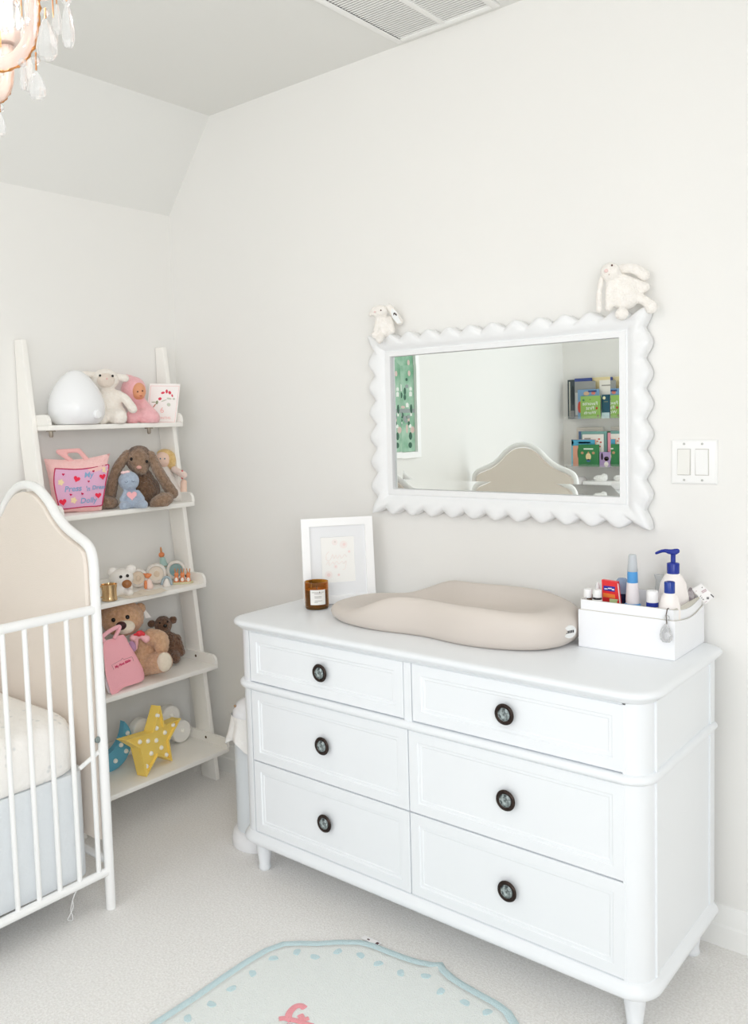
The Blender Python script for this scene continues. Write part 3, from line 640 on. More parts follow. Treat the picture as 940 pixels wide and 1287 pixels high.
part('care_tag', t.poly([(181, 764), (190, 776), (183, 777), (181, 771)], .0, .001), mat('white_tag', (246, 244, 240), .7), tb, 0)
t = Toy(on(3, 165, 822, .262))
part('patch', one(t.e(166.5, 812.5, -.035, 4.5, 7.5, 3, 15, 14)), plush('mauve_patch', (192, 148, 184)), tb, label='mauve patch below the bow')
fb = thing('fabric_gift_bag', 'bright pink felt book bag leaning on the teddy bear, fourth shelf', 'cloth bag', (.285, -.5, ST[3]))
fpk = mat('bright_pink_felt', (255, 184, 194), .9, bump=(300, .4, .003))
out = [(130.0, 808), (142, 802.5), (155, 797.5), (162, 809), (170, 822), (177.5, 836), (180, 842), (181.4, 853.5), (174, 858), (163, 861.5), (155, 864.5), (148, 870.5), (141, 876), (137, 863), (133, 849), (131, 830)]
bplane = lambda u, v, off=0.0: at(u, v, 0, .296 - .036 * (876 - v) / 78 - off)
bm = bmesh.new(); oc = [(q.x, q.y) for q in smooth_curve([V((a, b, 0)) for a, b in out], 2, True)]; c_ = (153, 836)
fr_ = [[bplane(c_[0] + (u - c_[0]) * k, c_[1] + (v - c_[1]) * k, .006 * k ** 3) for u, v in oc] for k in (.05, .3, .6, .85, 1)]
fr_ += [[bplane(u, v, .012) for u, v in oc]] + [[bplane(c_[0] + (u - c_[0]) * .95, c_[1] + (v - c_[1]) * .95, .022) for u, v in oc]]
loft(bm, fr_)
for v in bm.verts: v.co.z = max(v.co.z, ST[3] + .0006)
part('cover', bm, fpk, fb, 60)
part('handle', tube(bmesh.new(), smooth_curve([bplane(u, v, o) for u, v, o in ((131, 806, .006), (128.5, 801, .004), (138, 793, 0), (149.3, 787.5, -.002), (149, 792, -.002), (143.5, 803, .004))], 6), [.0075] * 31, 10), plush('pink_felt_strap', (255, 188, 199)), fb)
bm = bmesh.new(); loft(bm, [[bplane(u, v, o) for u, v in ((132.2, 849), (135.2, 857), (139.5, 872), (136.2, 871), (132.6, 862))] for o in (.024, .010)])
for v in bm.verts: v.co.z = max(v.co.z, ST[3] + .0006)
part('pages', bm, mat('grey_page', (214, 206, 210), .8), fb, 0, 'pale grey page edge')
ux = (bplane(166, 829) - bplane(143, 840)).normalized(); uy = (bplane(151, 815) - bplane(154, 834)); 
fm = frame(bplane(154.5, 834.2, -.0012), ux, uy)
text('My First Bible', .0122, fm, mat('hot_pink_print', (220, 66, 112), .7), fb, 'lettering', .0004)
part('scroll_line', tube(bmesh.new(), [bplane(u, v, -.0008) for u, v in ((143, 841.5), (140.5, 836), (143, 834.5), (149, 831.2), (152.5, 829.5), (153.8, 827), (155.5, 829), (165.5, 825.5), (167, 827.5), (168, 831))], .0005, 6), mat('grey_print', (150, 120, 120), .7), fb, label='thin grey outline round the lettering')
t = Toy(on(3, 219, 834, .13))
sb = thing('small_teddy_bear', 'small dark brown teddy bear right of the tan bear', 'plush toy', t.b)
cho = plush('chocolate_plush', (136, 102, 78), (104, 72, 50), b=(160, 1.0, .010))
part('body', blob([t.e(205, 785.5, .0, 11, 11.5, 10.5), t.e(214, 809, 0, 11.5, 15, 11), t.e(207, 789, .02, 6, 5, 5), t.c(222, 803, .0, 6, 227, 820, .02, 5.5), t.c(218, 820, .02, 6.5, 221, 828, .06, 6), t.c(207, 818, .02, 6, 206, 828, .05, 6)], .0045, .0025, 3, ST[3]), cho, sb)
for u, v in ((190.5, 784), (217.5, 779.2)): part('ear', blob([t.e(u, v, .0, 5.3, 5.3, 3)], .004, .0015), cho, sb)
part('nose', one(t.e(207.7, 786.5, .038, 2.6, 2.2, 2, 0, 10)), black_m, sb)
for u, v in ((200.8, 783), (210.5, 781.5)): part('eye', one(t.e(u, v, .030, 1.2, 1.2, 1, 0, 8)), black_m, sb)
t = Toy(on(3, 196, 800, .045))

# ------------------------------------------------------------------ bottom shelf lamps
def px_prism(pts, x, th, bev=.003, lean=0.0):
    """outline in pixels on the plane x, solid th thick behind it"""
    w3 = [at(u, v, 0, x) for u, v in pts]; zc = min(p.z for p in w3)
    bm = bmesh.new(); loft(bm, [[p + V((-th - lean * (p.z - zc), 0, 0)) for p in w3], [p + V((-lean * (p.z - zc), 0, 0)) for p in w3]])
    if bev: bmesh.ops.bevel(bm, geom=bm.edges[:], offset=bev, segments=2, profile=.5, affect='EDGES')
    return bm
star_pts = [(199.8, 886.5), (205, 911.5), (225.8, 902), (211, 930), (215, 956), (197, 948.6), (182.4, 975.8), (174.5, 940), (155.3, 930), (191, 920)]
xs = .285
SN = V((.965, .262, 0)); SP = V((.297, -.39, .2))
def on_star(u, v, off=0.0):
    d = CR @ V(((u - PPX) / FPX, 1.0, -(v - PPY) / FPX)); return CAM + d * ((SP + SN * off - CAM).dot(SN) / d.dot(SN))
w3 = [on_star(u, v) for u, v in star_pts]; dz = ST[4] + .001 - min(p.z for p in w3)
star = thing('star_lamp', 'yellow star marquee lamp with white bulbs on the bottom shelf', 'lamp', (w3[6].x - .02, w3[6].y, ST[4]))
ymat = mat('yellow_plastic', (253, 220, 112), .4); bulb_m = mat('white_bulb', (252, 250, 242), .3)
bm = bmesh.new(); loft(bm, [[p - SN * .036 for p in w3], [p for p in w3]]); bmesh.ops.bevel(bm, geom=bm.edges[:], offset=.0015, segments=2, profile=.5, affect='EDGES')
bmesh.ops.translate(bm, verts=bm.verts, vec=(0, 0, dz)); part('body', bm, ymat, star, 25)
cz = sum((p for p in w3), V()) / 10 + V((0, 0, dz)); rim = [p + V((0, 0, dz)) for p in w3]; ins = [cz + (p - cz) * .88 for p in rim]
bm = bmesh.new(); loft(bm, [[p - SN * .001 for p in rim], [p + SN * .007 for p in rim], [p + SN * .007 for p in ins], [p - SN * .001 for p in ins]], True, False, False)
part('rim', bm, ymat, star, 25)
bulb_me = finish(lathe(bmesh.new(), [(.0085, -.002), (.0085, .002), (.0068, .0062), (.0035, .0085), (0, .009)], 16, M.Rotation(R_(90), 4, 'Y')), 'bulb', bulb_m, 60)
def bulbs(root, pts, x, dz):
    for u, v in pts:
        q = at(u, v, 0, x) if x is not None else on_star(u, v, .0005)
        placed('bulb', bulb_me, root, q + V((0, 0, dz)))
bulbs(star, [(120 + a / 5.53, 860 + b / 5.53) for a, b in ((430, 215), (422, 303), (480, 333), (537, 280), (362, 392), (420, 388), (305, 398), (385, 478), (455, 438), (490, 488), (352, 568))], None, dz)
moon_out = [(156.5, 907.5), (161, 913), (164.8, 922), (165.5, 933), (163, 945), (157, 957), (148, 966), (138, 971), (128, 970), (118, 963), (128, 957.5), (137, 949), (144, 942), (150, 933.5), (154.5, 922)]
xm = .178
moon = thing('moon_lamp', 'blue crescent moon lamp partly hidden behind the crib post', 'lamp', (xm - .02, at(140, 950, 0, xm).y, ST[4]))
mpts = [(q.x, q.y) for q in smooth_curve([V((a, b, 0)) for a, b in moon_out + [moon_out[0]]], 3, False)][:-1]
w3 = [at(u, v, 0, xm) for u, v in mpts]; dzm = ST[4] + .001 - min(p.z for p in w3)
bmat_ = mat('blue_plastic', (104, 178, 208), .4)
bm = px_prism(mpts, xm, .026, .0); bmesh.ops.translate(bm, verts=bm.verts, vec=(0, 0, dzm)); part('body', bm, bmat_, moon, 30)
bulbs(moon, [(160.3, 922), (152, 937), (158.5, 944.6), (145, 957)], xm + .001, dzm)
xc = .146
cl = thing('cloud_lamp', 'white cloud lamp standing behind the yellow star lamp', 'lamp', (xc, at(205, 925, 0, xc).y, ST[4]))
zc0 = 0
circ = [(215.5, 901, 14.8), (229.5, 919.5, 15.2), (180, 918, 15), (169.5, 937, 12.5), (200, 925, 20), (190, 935, 15)]
cz_ = min(at(u, v + r, 0, xc).z for u, v, r in circ); cdz = 0
def cloud(b):
    for u, v, r in circ:
        q = at(u, v, 0, xc + .02); q.x = xc; R0 = r / 338
        lathe(b, [(0, -.02), (R0 * .96, -.02), (R0, -.016), (R0, .016), (R0 * .96, .02), (0, .02)], 32, M.Translation(q) @ M.Rotation(R_(90), 4, 'Y'))
bm = blob([cloud], .005, 0, 3)
lo = min(v.co.z for v in bm.verts); bmesh.ops.translate(bm, verts=bm.verts, vec=(0, 0, 0))
for v in bm.verts:
    v.co.z = max(v.co.z, ST[4] + .001)
part('body', bm, mat('white_plastic', (240, 238, 233), .5), cl, 60)
bulb2 = [(229.5, 918), (216, 899)]
bulbs(cl, bulb2, xc + .0205, 0)

# ------------------------------------------------------------------ crib
CX, CXB, CY, CYF = .705, .032, -.882, -2.26
CZR, CZB, PR = .891, .115, .0145
crib = thing('crib', 'white metal crib with spindles and arched beige upholstered ends', 'crib', ((CX + CXB) / 2, (CY + CYF) / 2, 0))
half = [(1.0, 0), (1.0, .25), (1.0, .5), (1.0, .7), (1.0, .84), (1.0, .92), (1.0, .97), (1.0, 1.01), (.988, 1.043), (.95, 1.067), (.87, 1.084), (.745, 1.100), (.60, 1.122), (.47, 1.153), (.34, 1.195), (.2, 1.225), (.09, 1.236), (0, 1.2385)]
def arch(y, shrink=0.0, zb=0.0005, up=0.0):
    cx, hw = (CX + CXB) / 2, (CX - CXB) / 2; R = [(cx + hw * a, z) for a, z in half]; L = [(cx - hw * a, z) for a, z in half[::-1][1:]]
    pts = [(x, max(z, zb)) for x, z in R + L]
    cv = smooth_curve([V((x, y, z)) for x, z in pts], 6)
    return cv
panel_m = mat('beige_linen', (236, 226, 216), .85, bump=(400, .35, .003))
for y in (CY, CYF):
    cv = arch(y)
    part('end_tube', tube(bmesh.new(), cv, PR, 16), white_metal, crib, 60)
    n = len(cv); inner = []
    for i, q in enumerate(cv):
        a = cv[max(i - 1, 0)]; b = cv[min(i + 1, n - 1)]; tg = (b - a).normalized(); nn = V((tg.z, 0, -tg.x))
        if nn.dot(V(((CX + CXB) / 2, y, .75)) - q) < 0: nn = -nn
        inner.append(q + nn * (PR + .006))
    inner = [q for q in inner if q.z > .16]
    m_ = len(inner); bm = bmesh.new(); rg = []; cx = (CX + CXB) / 2
    for i in range((m_ + 1) // 2):
        q = inner[i]; hx = max(q.x - cx, .0004); hi = max(hx - .006, .0003)
        rg.append([V((cx + x, y + d_, q.z)) for x, d_ in ((hx, .010), (hi, .0155), (-hi, .0155), (-hx, .010), (-hx, -.010), (-hi, -.0155), (hi, -.0155), (hx, -.010))])
    loft(bm, rg); part('end_panel', bm, panel_m, crib, 15, 'beige upholstered panel')
    part('end_rail', tube(bmesh.new(), [(CXB, y, .145), (CX, y, .145)], .011, 12), white_metal, crib)
def slats(x):
    part('top_rail', tube(bmesh.new(), [(x, CY - .012, CZR), (x, CYF + .012, CZR)], .0135, 16), white_metal, crib, 60)
    part('bottom_rail', tube(bmesh.new(), [(x, CY, CZB), (x, CYF, CZB)], .0125, 16), white_metal, crib, 60)
    y = CY - .034
    while y > CYF + .02: placed('spindle', sp_me, crib, (x, y, 0)); y -= .0621
sp_me = finish(tube(bmesh.new(), [(0, 0, CZB), (0, 0, CZR)], .0072, 12), 'spindle', white_metal, 60)
slats(CX); slats(CXB)
bolt = mat('steel_bolt', (150, 160, 158), .3, .9)
for y in (CY - .012, CYF + .012):
    part('spring_bar', B((CX - .012, min(y, y), .40), (CX - .004, y + .0005, .43)) if False else tube(bmesh.new(), [(CX - .006, CY - .008, .475), (CX - .006, CY - .075, .445)], .0065, 8), white_metal, crib)
    break
q = at(123.5, 930, 0, CX + .006); part('bolt', lathe(bmesh.new(), [(.0095, 0), (.0095, .004), (.006, .006), (0, .006)], 14, M.Translation((CX + .002, q.y, q.z)) @ M.Rotation(R_(90), 4, 'Y')), bolt, crib, label='steel bolt on the corner post')
part('spring_frame', B((CXB + .06, CYF + .06, .405), (CX - .06, CY - .07, .425)), white_metal, crib)
def rrect(x0, x1, y0, y1, r, n=8):
    out = []
    for cx, cy, a0 in ((x1 - r, y1 - r, 0), (x0 + r, y1 - r, 90), (x0 + r, y0 + r, 180), (x1 - r, y0 + r, 270)):
        for i in range(n + 1):
            a = R_(a0 + 90 * i / n); out.append((cx + r * math.cos(a), cy + r * math.sin(a)))
    return out
sheet_m = mat('printed_sheet', (247, 244, 240), .9, bump=(26, .5, .012))
nt = sheet_m.node_tree; tc = nt.nodes['Texture Coordinate'] if 'Texture Coordinate' in nt.nodes else nt.nodes.new('ShaderNodeTexCoord')
vo = nt.nodes.new('ShaderNodeTexVoronoi'); vo.inputs['Scale'].default_value = 30; rp = nt.nodes.new('ShaderNodeValToRGB')
rp.color_ramp.elements[0].position = .12; rp.color_ramp.elements[0].color = lin((228, 228, 226)) + (1,); rp.color_ramp.elements[1].position = .24; rp.color_ramp.elements[1].color = lin((247, 244, 240)) + (1,)
nt.links.new(tc.outputs['Object'], vo.inputs['Vector']); nt.links.new(vo.outputs['Distance'], rp.inputs['Fac']); nt.links.new(rp.outputs['Color'], nt.nodes['Principled BSDF'].inputs['Base Color'])
mrings = []
for ins, z in [(.012, .4265), (.003, .433), (.0, .45), (0, .50), (.004, .54), (.012, .562), (.026, .577), (.05, .585), (.12, .588)]:
    mrings.append([V((x, y, z + (.003 * noise.noise(V((x * 9, y * 9, z * 9))))) ) if z > .43 else V((x, y, z)) for x, y in rrect(CXB + .045 + ins, CX - .028 - ins, CYF + .04 + ins, CY - .035 - ins, .10 - ins * .5)])
bm = bmesh.new(); loft(bm, mrings)
solo('crib_mattress', bm, sheet_m, 'crib mattress in white sheet with tiny grey print behind the spindles', 'mattress', ((CX + CXB) / 2, (CY + CYF) / 2, .4265), 60)
t = Toy(at(-12, 905, 0, .45)); pil_b = V((.50, -1.20, .589))
bm = bmesh.new(); N = 14
bm = blob([lambda b: ell(b, (.36, -1.22, .612), (.17, .115, .028), M.Rotation(R_(8), 3, 'Z'), 24)], .008, .002, 3)
lo = min(v.co.z for v in bm.verts); bmesh.ops.translate(bm, verts=bm.verts, vec=(0, 0, .590 - lo))
solo('crib_pillow', bm, mat('soft_white_cotton', (244, 240, 236), .9, bump=(60, .3, .006)), 'small soft white pillow lying on the crib mattress', 'pillow', (.36, -1.22, .59), 60)
skirt = thing('crib_skirt', 'pale grey fabric skirt hanging below the crib mattress', 'bed skirt', ((CX + CXB) / 2, (CY + CYF) / 2, .12))
bm = bmesh.new(); prof_ = rrect(CXB + .05, CX - .031, CYF + .045, CY - .035, .05, 6)
pp = []
for i in range(len(prof_)):
    a, b = V(prof_[i] + (0,)), V(prof_[(i + 1) % len(prof_)] + (0,)); k = max(1, int((b - a).length / .03))
    pp += [a.lerp(b, j / k) for j in range(k)]
rg = []
for j in range(9):
    z = .4255 - .31 * j / 8; rg.append([V((q.x + .004 * (j / 8) * noise.noise(V((q.x * 8, q.y * 8, 1))), q.y + .004 * (j / 8) * noise.noise(V((q.x * 8, q.y * 8, 5))), z + (.006 * noise.noise(V((q.x * 4, q.y * 4, 3))) if j == 8 else 0))) for q in pp])
rg.insert(0, [V((.3685 + (q.x - .3685) * .88, CY - .7 + (q.y - CY + .7) * .94, .4262)) for q in pp])
loft(bm, rg, True, False, False)
part('drape', bm, mat('grey_white_cotton', (228, 232, 235), .9, bump=(30, .4, .01)), skirt, 60)
s0 = at(97, 1108, 0, CX - .03)
sp = [at(u, v, 0, CX - .03) for u, v in ((98, 1106), (96, 1118), (91.5, 1130), (92, 1140), (88, 1150), (85, 1156), (91, 1158), (91, 1151), (89, 1144), (91, 1132), (96, 1120))]
part('tie_string', tube(bmesh.new(), smooth_curve([V((q.x, q.y, max(q.z, .004))) for q in sp], 5), .0011, 6), mat('white_string', (246, 246, 246), .8), skirt, label='thin white tie string with a loop')

# ------------------------------------------------------------------ rug
rug = thing('rug', 'pale rug with scalloped light blue border and pink motif on the carpet', 'rug', (1.632, -1.27, 0))
q0 = [(1.632, -.517), (1.612, -.532), (1.575, -.545), (1.539, -.551), (1.49, -.556), (1.44, -.560), (1.40, -.571), (1.35, -.608), (1.31, -.646), (1.272, -.672), (1.236, -.704), (1.217, -.755), (1.211, -.82), (1.210, -.90), (1.212, -1.0), (1.210, -1.1), (1.210, -1.2), (1.2, -1.27)]
left = q0 + [(x, -2.54 - y) for x, y in q0[-2::-1]]
full = left + [(3.264 - x, y) for x, y in left[-2:0:-1]]
oc = []
for i in range(len(full)):
    a, b = V(full[i] + (0,)), V(full[(i + 1) % len(full)] + (0,))
    for k in range(3): oc.append(a.lerp(b, k / 3))
def inset(pts, d):
    n = len(pts); out = []; c = V((1.632, -1.27, 0))
    for i in range(n):
        k = 2 + int(d * 200); tg = (pts[(i + k) % n] - pts[i - k]).normalized(); nn = V((-tg.y, tg.x, 0))
        if nn.dot(c - pts[i]) < 0: nn = -nn
        out.append(pts[i] + nn * d)
    return out
wool = mat('ivory_wool', (238, 242, 239), .95, bump=(300, .7, .006), sheen=.3); bluew = mat('pale_blue_wool', (203, 226, 230), .95, bump=(300, .7, .006), sheen=.3)
i1 = inset(oc, .024); RC = V((1.632, -1.27, 0))
bm = bmesh.new(); loft(bm, [[p + V((0, 0, .0006)) for p in inset(oc, .02)], [p + V((0, 0, .0095)) for p in i1], [p + V((0, 0, .0112)) for p in inset(oc, .04)]] + [[RC + (p - RC) * k + V((0, 0, .0112)) for p in inset(oc, .04)] for k in (.7, .4, .02)]); part('field', bm, wool, rug, 60)
bm = bmesh.new(); loft(bm, [[p + V((0, 0, z)) for p in inset(oc, d_)] for d_, z in ((.0, .0006), (.0, .007), (.004, .0105), (.018, .0115), (.024, .0095), (.024, .001))], True, False, False); part('border', bm, bluew, rug, 60, 'light blue border')
bm = prism(bmesh.new(), [((.0125 + .002 * math.sin(3 * a)) * math.cos(a), (.0105 + .002 * math.cos(2 * a)) * math.sin(a)) for a in [2 * math.pi * i / 14 for i in range(14)]], 0, .0022, None, .0008); dot_me = finish(bm, 'dot', bluew, 40)
dots = [(1.28, -.992), (1.276, -.923), (1.274, -.85), (1.272, -.774), (1.303, -.718), (1.355, -.705), (1.389, -.651), (1.447, -.627), (1.505, -.626), (1.574, -.622), (1.632, -.594), (1.695, -.619), (1.764, -.617), (1.823, -.614), (1.273, -1.059), (1.273, -1.13), (1.273, -1.2), (1.89, -.64)]
for i, (x, y) in enumerate(dots): placed('dot', dot_me, rug, (x, y, .0108), i * 1.3)
pinkw = mat('pink_wool', (247, 160, 168), .95, bump=(300, .7, .006), sheen=.3)
flw = lambda *a: [(320 + x / 5.875, 1170 + y / 5.875) for x, y in a]
def rug_tuft(pts, r):
    bm = tube(bmesh.new(), smooth_curve([at(u, v, 2, .0125) for u, v in pts], 5), r, 8)
    for v in bm.verts: v.co.z = .0112 + (v.co.z - .0125) * .2 + .0015
    return bm
part('motif_petal', rug_tuft(flw((370, 570), (340, 552), (300, 560), (260, 600), (250, 640), (270, 665)), .0085), pinkw, rug, label='pink curled petal')
part('motif_petal', rug_tuft(flw((180, 650), (215, 645), (270, 655), (330, 668), (390, 690), (430, 700)), .0075), pinkw, rug, label='pink stem stroke')
part('motif_petal', rug_tuft(flw((335, 620), (345, 635), (350, 660)), .008), pinkw, rug); part('motif_petal', rug_tuft(flw((360, 655), (400, 645)), .0065), pinkw, rug)
part('motif_petal', rug_tuft(flw((260, 690), (250, 740), (300, 790), (380, 780), (430, 740)), .009), pinkw, rug)
ta, tb_ = at(455, 1181.5, 2, .0), at(476, 1191.5, 2, .0); dv = (tb_ - ta).normalized()
tm = frame(ta.lerp(tb_, .5) + V((0, 0, .0012)), dv, V((0, 0, 1)).cross(dv))
part('tag', B((-.028, -.004, .006), (.028, .012, .0075), 0, 2, tm), mat('label_white', (246, 244, 244), .7), rug, label='white sewn tag')
part('tag_mark', B((.018, -.002, .0075), (.026, .007, .0081), 0, 2, tm), mat('label_print', (92, 62, 66), .7), rug); part('tag_mark', B((-.012, .000, .0075), (-.004, .004, .0081), 0, 2, tm), mat('label_print', (92, 62, 66), .7), rug)

# ------------------------------------------------------------------ diaper pail beside the dresser
pb = V((.764, -.335, 0)); pail = thing('diaper_pail', 'tall pale grey pail with white bag overhanging, left of the dresser', 'pail', pb)
pgrey = mat('pail_grey', (226, 232, 236), .35)
part('base', lathe(bmesh.new(), [(0, .0008), (.091, .0008), (.094, .006), (.093, .03), (.088, .048), (.080, .056), (0, .056)], 40, M.Translation(pb)), gloss_white, pail, 50)
part('body', lathe(bmesh.new(), [(.074, .05), (.074, .395), (.070, .40), (0, .40)], 40, M.Translation(pb)), pgrey, pail, 50)
part('lid', lathe(bmesh.new(), [(0, .40), (.074, .40), (.078, .43), (.075, .458), (.060, .482), (.035, .493), (0, .496)], 40, M.Translation(pb)), gloss_white, pail, 60)
part('hinge_pin', one(lambda b: ell(b, pb + V((-.035, -.058, .475)), .0045, None, 10)), mat('brass_pin', (170, 140, 110), .4, .6), pail)
bm = bmesh.new(); rg = []
for j, (r, z) in enumerate([(.079, .445), (.082, .435), (.085, .415), (.090, .392), (.096, .372), (.100, .358), (.097, .355), (.089, .378), (.081, .40)]):
    ring = []
    for i in range(60):
        a = 2 * math.pi * i / 60; q = min(j, 5) / 5
        wv = q * (.007 * math.sin(5 * a + 1.0) + .004 * math.sin(11 * a)); ring.append(pb + V(((r + wv) * math.cos(a), (r + wv) * math.sin(a), z + q * .016 * math.sin(4 * a + 2.2))))
        ring[-1].x = min(ring[-1].x, .845)
    rg.append(ring)
loft(bm, rg, True, False, False); part('bag', bm, mat('bag_plastic', (244, 243, 240), .45, bump=(40, .5, .01)), pail, 60, 'white plastic bag folded over the rim')

# ------------------------------------------------------------------ on the dresser
pad = thing('changing_pad', 'beige peanut shaped changing pad lying on the dresser top', 'changing pad', (1.47, -.24, DT))
pad_m = mat('beige_foam', (213, 204, 196), .5, bump=(300, .08, .002))
sst = lambda a, b, x: (lambda q: q * q * (3 - 2 * q))(min(1, max(0, (x - a) / (b - a))))
def pad_ring(s, zf):
    out = []
    for i in range(96):
        a = 2 * math.pi * i / 96; ca, sa = math.cos(a), math.sin(a)
        x = .395 * math.copysign(abs(ca) ** .8, ca); bwid = .182 * (1 - .17 * math.exp(-((x + .0) / .13) ** 2)); y = bwid * math.copysign(abs(sa) ** .72, sa)
        hx = .046 + .060 * sst(-.30, -.06, x) - .010 * sst(.2, .38, x)
        out.append(V((1.480 + x * s, -.235 + y * s * (1 if s > .9 else (.96 + .04 * s)), DT + .0008 + zf(hx, x))))
    return out
floorz = lambda h, x: .020 + .022 * sst(-.25, .0, x)
rg = [pad_ring(.90, lambda h, x: 0), pad_ring(.955, lambda h, x: h * .07), pad_ring(.99, lambda h, x: h * .25), pad_ring(1, lambda h, x: h * .48), pad_ring(.99, lambda h, x: h * .70), pad_ring(.96, lambda h, x: h * .88), pad_ring(.915, lambda h, x: h * .98), pad_ring(.87, lambda h, x: h), pad_ring(.82, lambda h, x: h * .95), pad_ring(.74, lambda h, x: h * .72 + .28 * min(h, floorz(h, x))), pad_ring(.62, lambda h, x: .3 * h + .7 * min(h, floorz(h, x))), pad_ring(.45, lambda h, x: min(h * .9, floorz(h, x))), pad_ring(.25, lambda h, x: min(h * .85, floorz(h, x))), pad_ring(.03, lambda h, x: min(h * .85, floorz(h, x)))]
bm = bmesh.new(); loft(bm, rg); part('foam', bm, pad_m, pad, 70)
q = at(721.5, 784.5, 1, -.235); nrm = V((.93, -.36, .02)).normalized()
lq = V((1.8735, -.268, DT + .046)); lm = M.Translation(lq) @ nrm.to_track_quat('Z', 'Y').to_matrix().to_4x4()
part('badge', prism(bmesh.new(), disc2(.021, 24, .0165), -.006, .0015, lm), mat('badge_white', (232, 232, 230), .5), pad, 30, 'small oval white maker badge')
for i in range(5): part('badge_mark', B((-.0135 + i * .0056, -.0035, .0015), (-.0095 + i * .0056, .0035, .0021), 0, 2, lm), mat('badge_black', (60, 58, 58), .5), pad, 0)

# candle
cb = at(398.6, 763.5, 2, DT + .001); Sc = FPX / ((cb - CAM).dot(FWD)); cr = 14.9 / Sc; ch = 33.5 / Sc
candle = thing('jar_candle', 'amber glass jar candle with white label in front of the picture frame', 'candle', cb)
amber = mat('amber_glass', (240, 168, 72), .06, 0, trans=.9, ior=1.2, coat=.3)
part('glass', lathe(bmesh.new(), [(0, 0), (cr * .94, 0), (cr, .004), (cr, ch), (cr * .95, ch), (cr * .93, .006), (0, .006)], 40, M.Translation(cb)), amber, candle, 50)
part('wax', lathe(bmesh.new(), [(0, .0065), (cr * .92, .0065), (cr * .92, ch * .70), (cr * .5, ch * .69), (0, ch * .69)], 36, M.Translation(cb)), mat('amber_wax', (206, 138, 66), .5), candle, 50, 'wax seen through amber glass')
part('wick', tube(bmesh.new(), [cb + V((0, 0, ch * .69)), cb + V((.001, 0, ch * .82))], .0012, 6), mat('wick_dark', (50, 34, 24), .9), candle)
nv = (CAM - cb); nv.z = 0; ang = math.atan2(nv.y, nv.x) + .10; bm = bmesh.new(); rg = []
for z in (.016, ch * .745): rg.append([cb + V(((cr + .0006) * math.cos(ang + da), (cr + .0006) * math.sin(ang + da), z)) for da in [-.66 + 1.32 * i / 12 for i in range(13)]])
loft(bm, rg, False, False, False); bmesh.ops.solidify(bm, geom=bm.faces[:], thickness=.0003); part('label', bm, mat('label_paper', (240, 238, 234), .7), candle, 60, 'white paper label')
grey_print = mat('label_grey_print', (140, 136, 130), .7)
def curved_line(z, a0, a1, h, m):
    bm = bmesh.new(); loft(bm, [[cb + V(((cr + .0014) * math.cos(ang + a0 + (a1 - a0) * i / 6), (cr + .0014) * math.sin(ang + a0 + (a1 - a0) * i / 6), zz)) for i in range(7)] for zz in (z, z + h)], False, False, False); part('label_print', bm, m, candle, 0)
for z, a0, a1 in ((.83, -.5, .05), (.83, .25, .5), (.74, -.3, .35), (.56, -.3, .3), (.47, -.28, .3), (.26, -.28, .35), (.17, -.3, -.02)): curved_line(.016 + (ch * .745 - .016) * z, a0, a1, .0012, grey_print)
curved_line(.016 + (ch * .745 - .016) * .815, .09, .19, .0032, mat('label_dot', (84, 54, 44), .7))

# picture frame
BLp, BRp = V((.935, -.262, DT + .001)), V((1.086, -.078, DT + .001)); fw = (BRp - BLp).length; _d = V((-.773, .634, 0)) * .006; BLp += _d; BRp += _d; ux = (BRp - BLp).normalized()
nb = ux.cross(V((0, 0, 1))).normalized(); 
if nb.dot(CAM - BLp) < 0: nb = -nb
up = (V((0, 0, 1)) * math.cos(R_(6)) - nb * math.sin(R_(6))).normalized(); fh = .281
pf_ = thing('picture_frame', 'white wooden picture frame with pale floral print standing on the dresser', 'picture frame', BLp)
fm = frame(BLp + nb * .0 + up * .0005, ux, up)                # local x along the base, y up, z to the viewer
bm = bmesh.new()
def fring(ins_, z): return [fm @ V((x, y, z)) for x, y in ((ins_, ins_), (fw - ins_, ins_), (fw - ins_, fh - ins_), (ins_, fh - ins_))]
loft(bm, [fring(0, 0), fring(0, .015), fring(.001, .016), fring(.026, .016), fring(.027, .015), fring(.027, .004)], True, True, False)
part('frame', bm, mat('frame_white', (250, 250, 250), .35), pf_, 20)
def rect_loop(x0, y0, x1, y1, z): return [fm @ V((x, y, z)) for x, y in ((x0, y0), (x1, y0), (x1, y1), (x0, y1))]
wx0, wx1, wy0, wy1 = fw * .265, fw * .735, fh * .245, fh * .775
bm = bmesh.new(); loft(bm, [rect_loop(.026, .026, fw - .026, fh - .026, .006), rect_loop(wx0, wy0, wx1, wy1, .006), rect_loop(wx0 + .001, wy0 + .001, wx1 - .001, wy1 - .001, .0045)], True, False, False); part('mat_board', bm, mat('mat_board', (238, 239, 241), .8), pf_, 0)
part('print', B((wx0 - .004, wy0 - .004, .003), (wx1 + .004, wy1 + .004, .0045), 0, 2, fm), mat('print_paper', (247, 246, 243), .8), pf_, 0)
blush = [mat('blush_print', (246, 238, 235), .8), mat('blush_print_deep', (243, 222, 219), .8), mat('blush_grey_print', (228, 222, 216), .8)]
for a, b, r, k in ((.68, .82, .013, 0), (.70, .825, .005, 1), (.42, .88, .010, 0), (.43, .89, .003, 2), (.84, .66, .004, 1), (.42, .345, .007, 0), (.42, .345, .003, 1), (.20, .17, .013, 0), (.20, .17, .006, 1), (.5, .16, .004, 1)):
    part('flower_print', prism(bmesh.new(), disc2(r, 16), .0046 + .0001 * k, .0049 + .0002 * k, fm @ M.Translation((wx0 + (wx1 - wx0) * a, wy0 + (wy1 - wy0) * b, 0))), blush[k], pf_, 0)
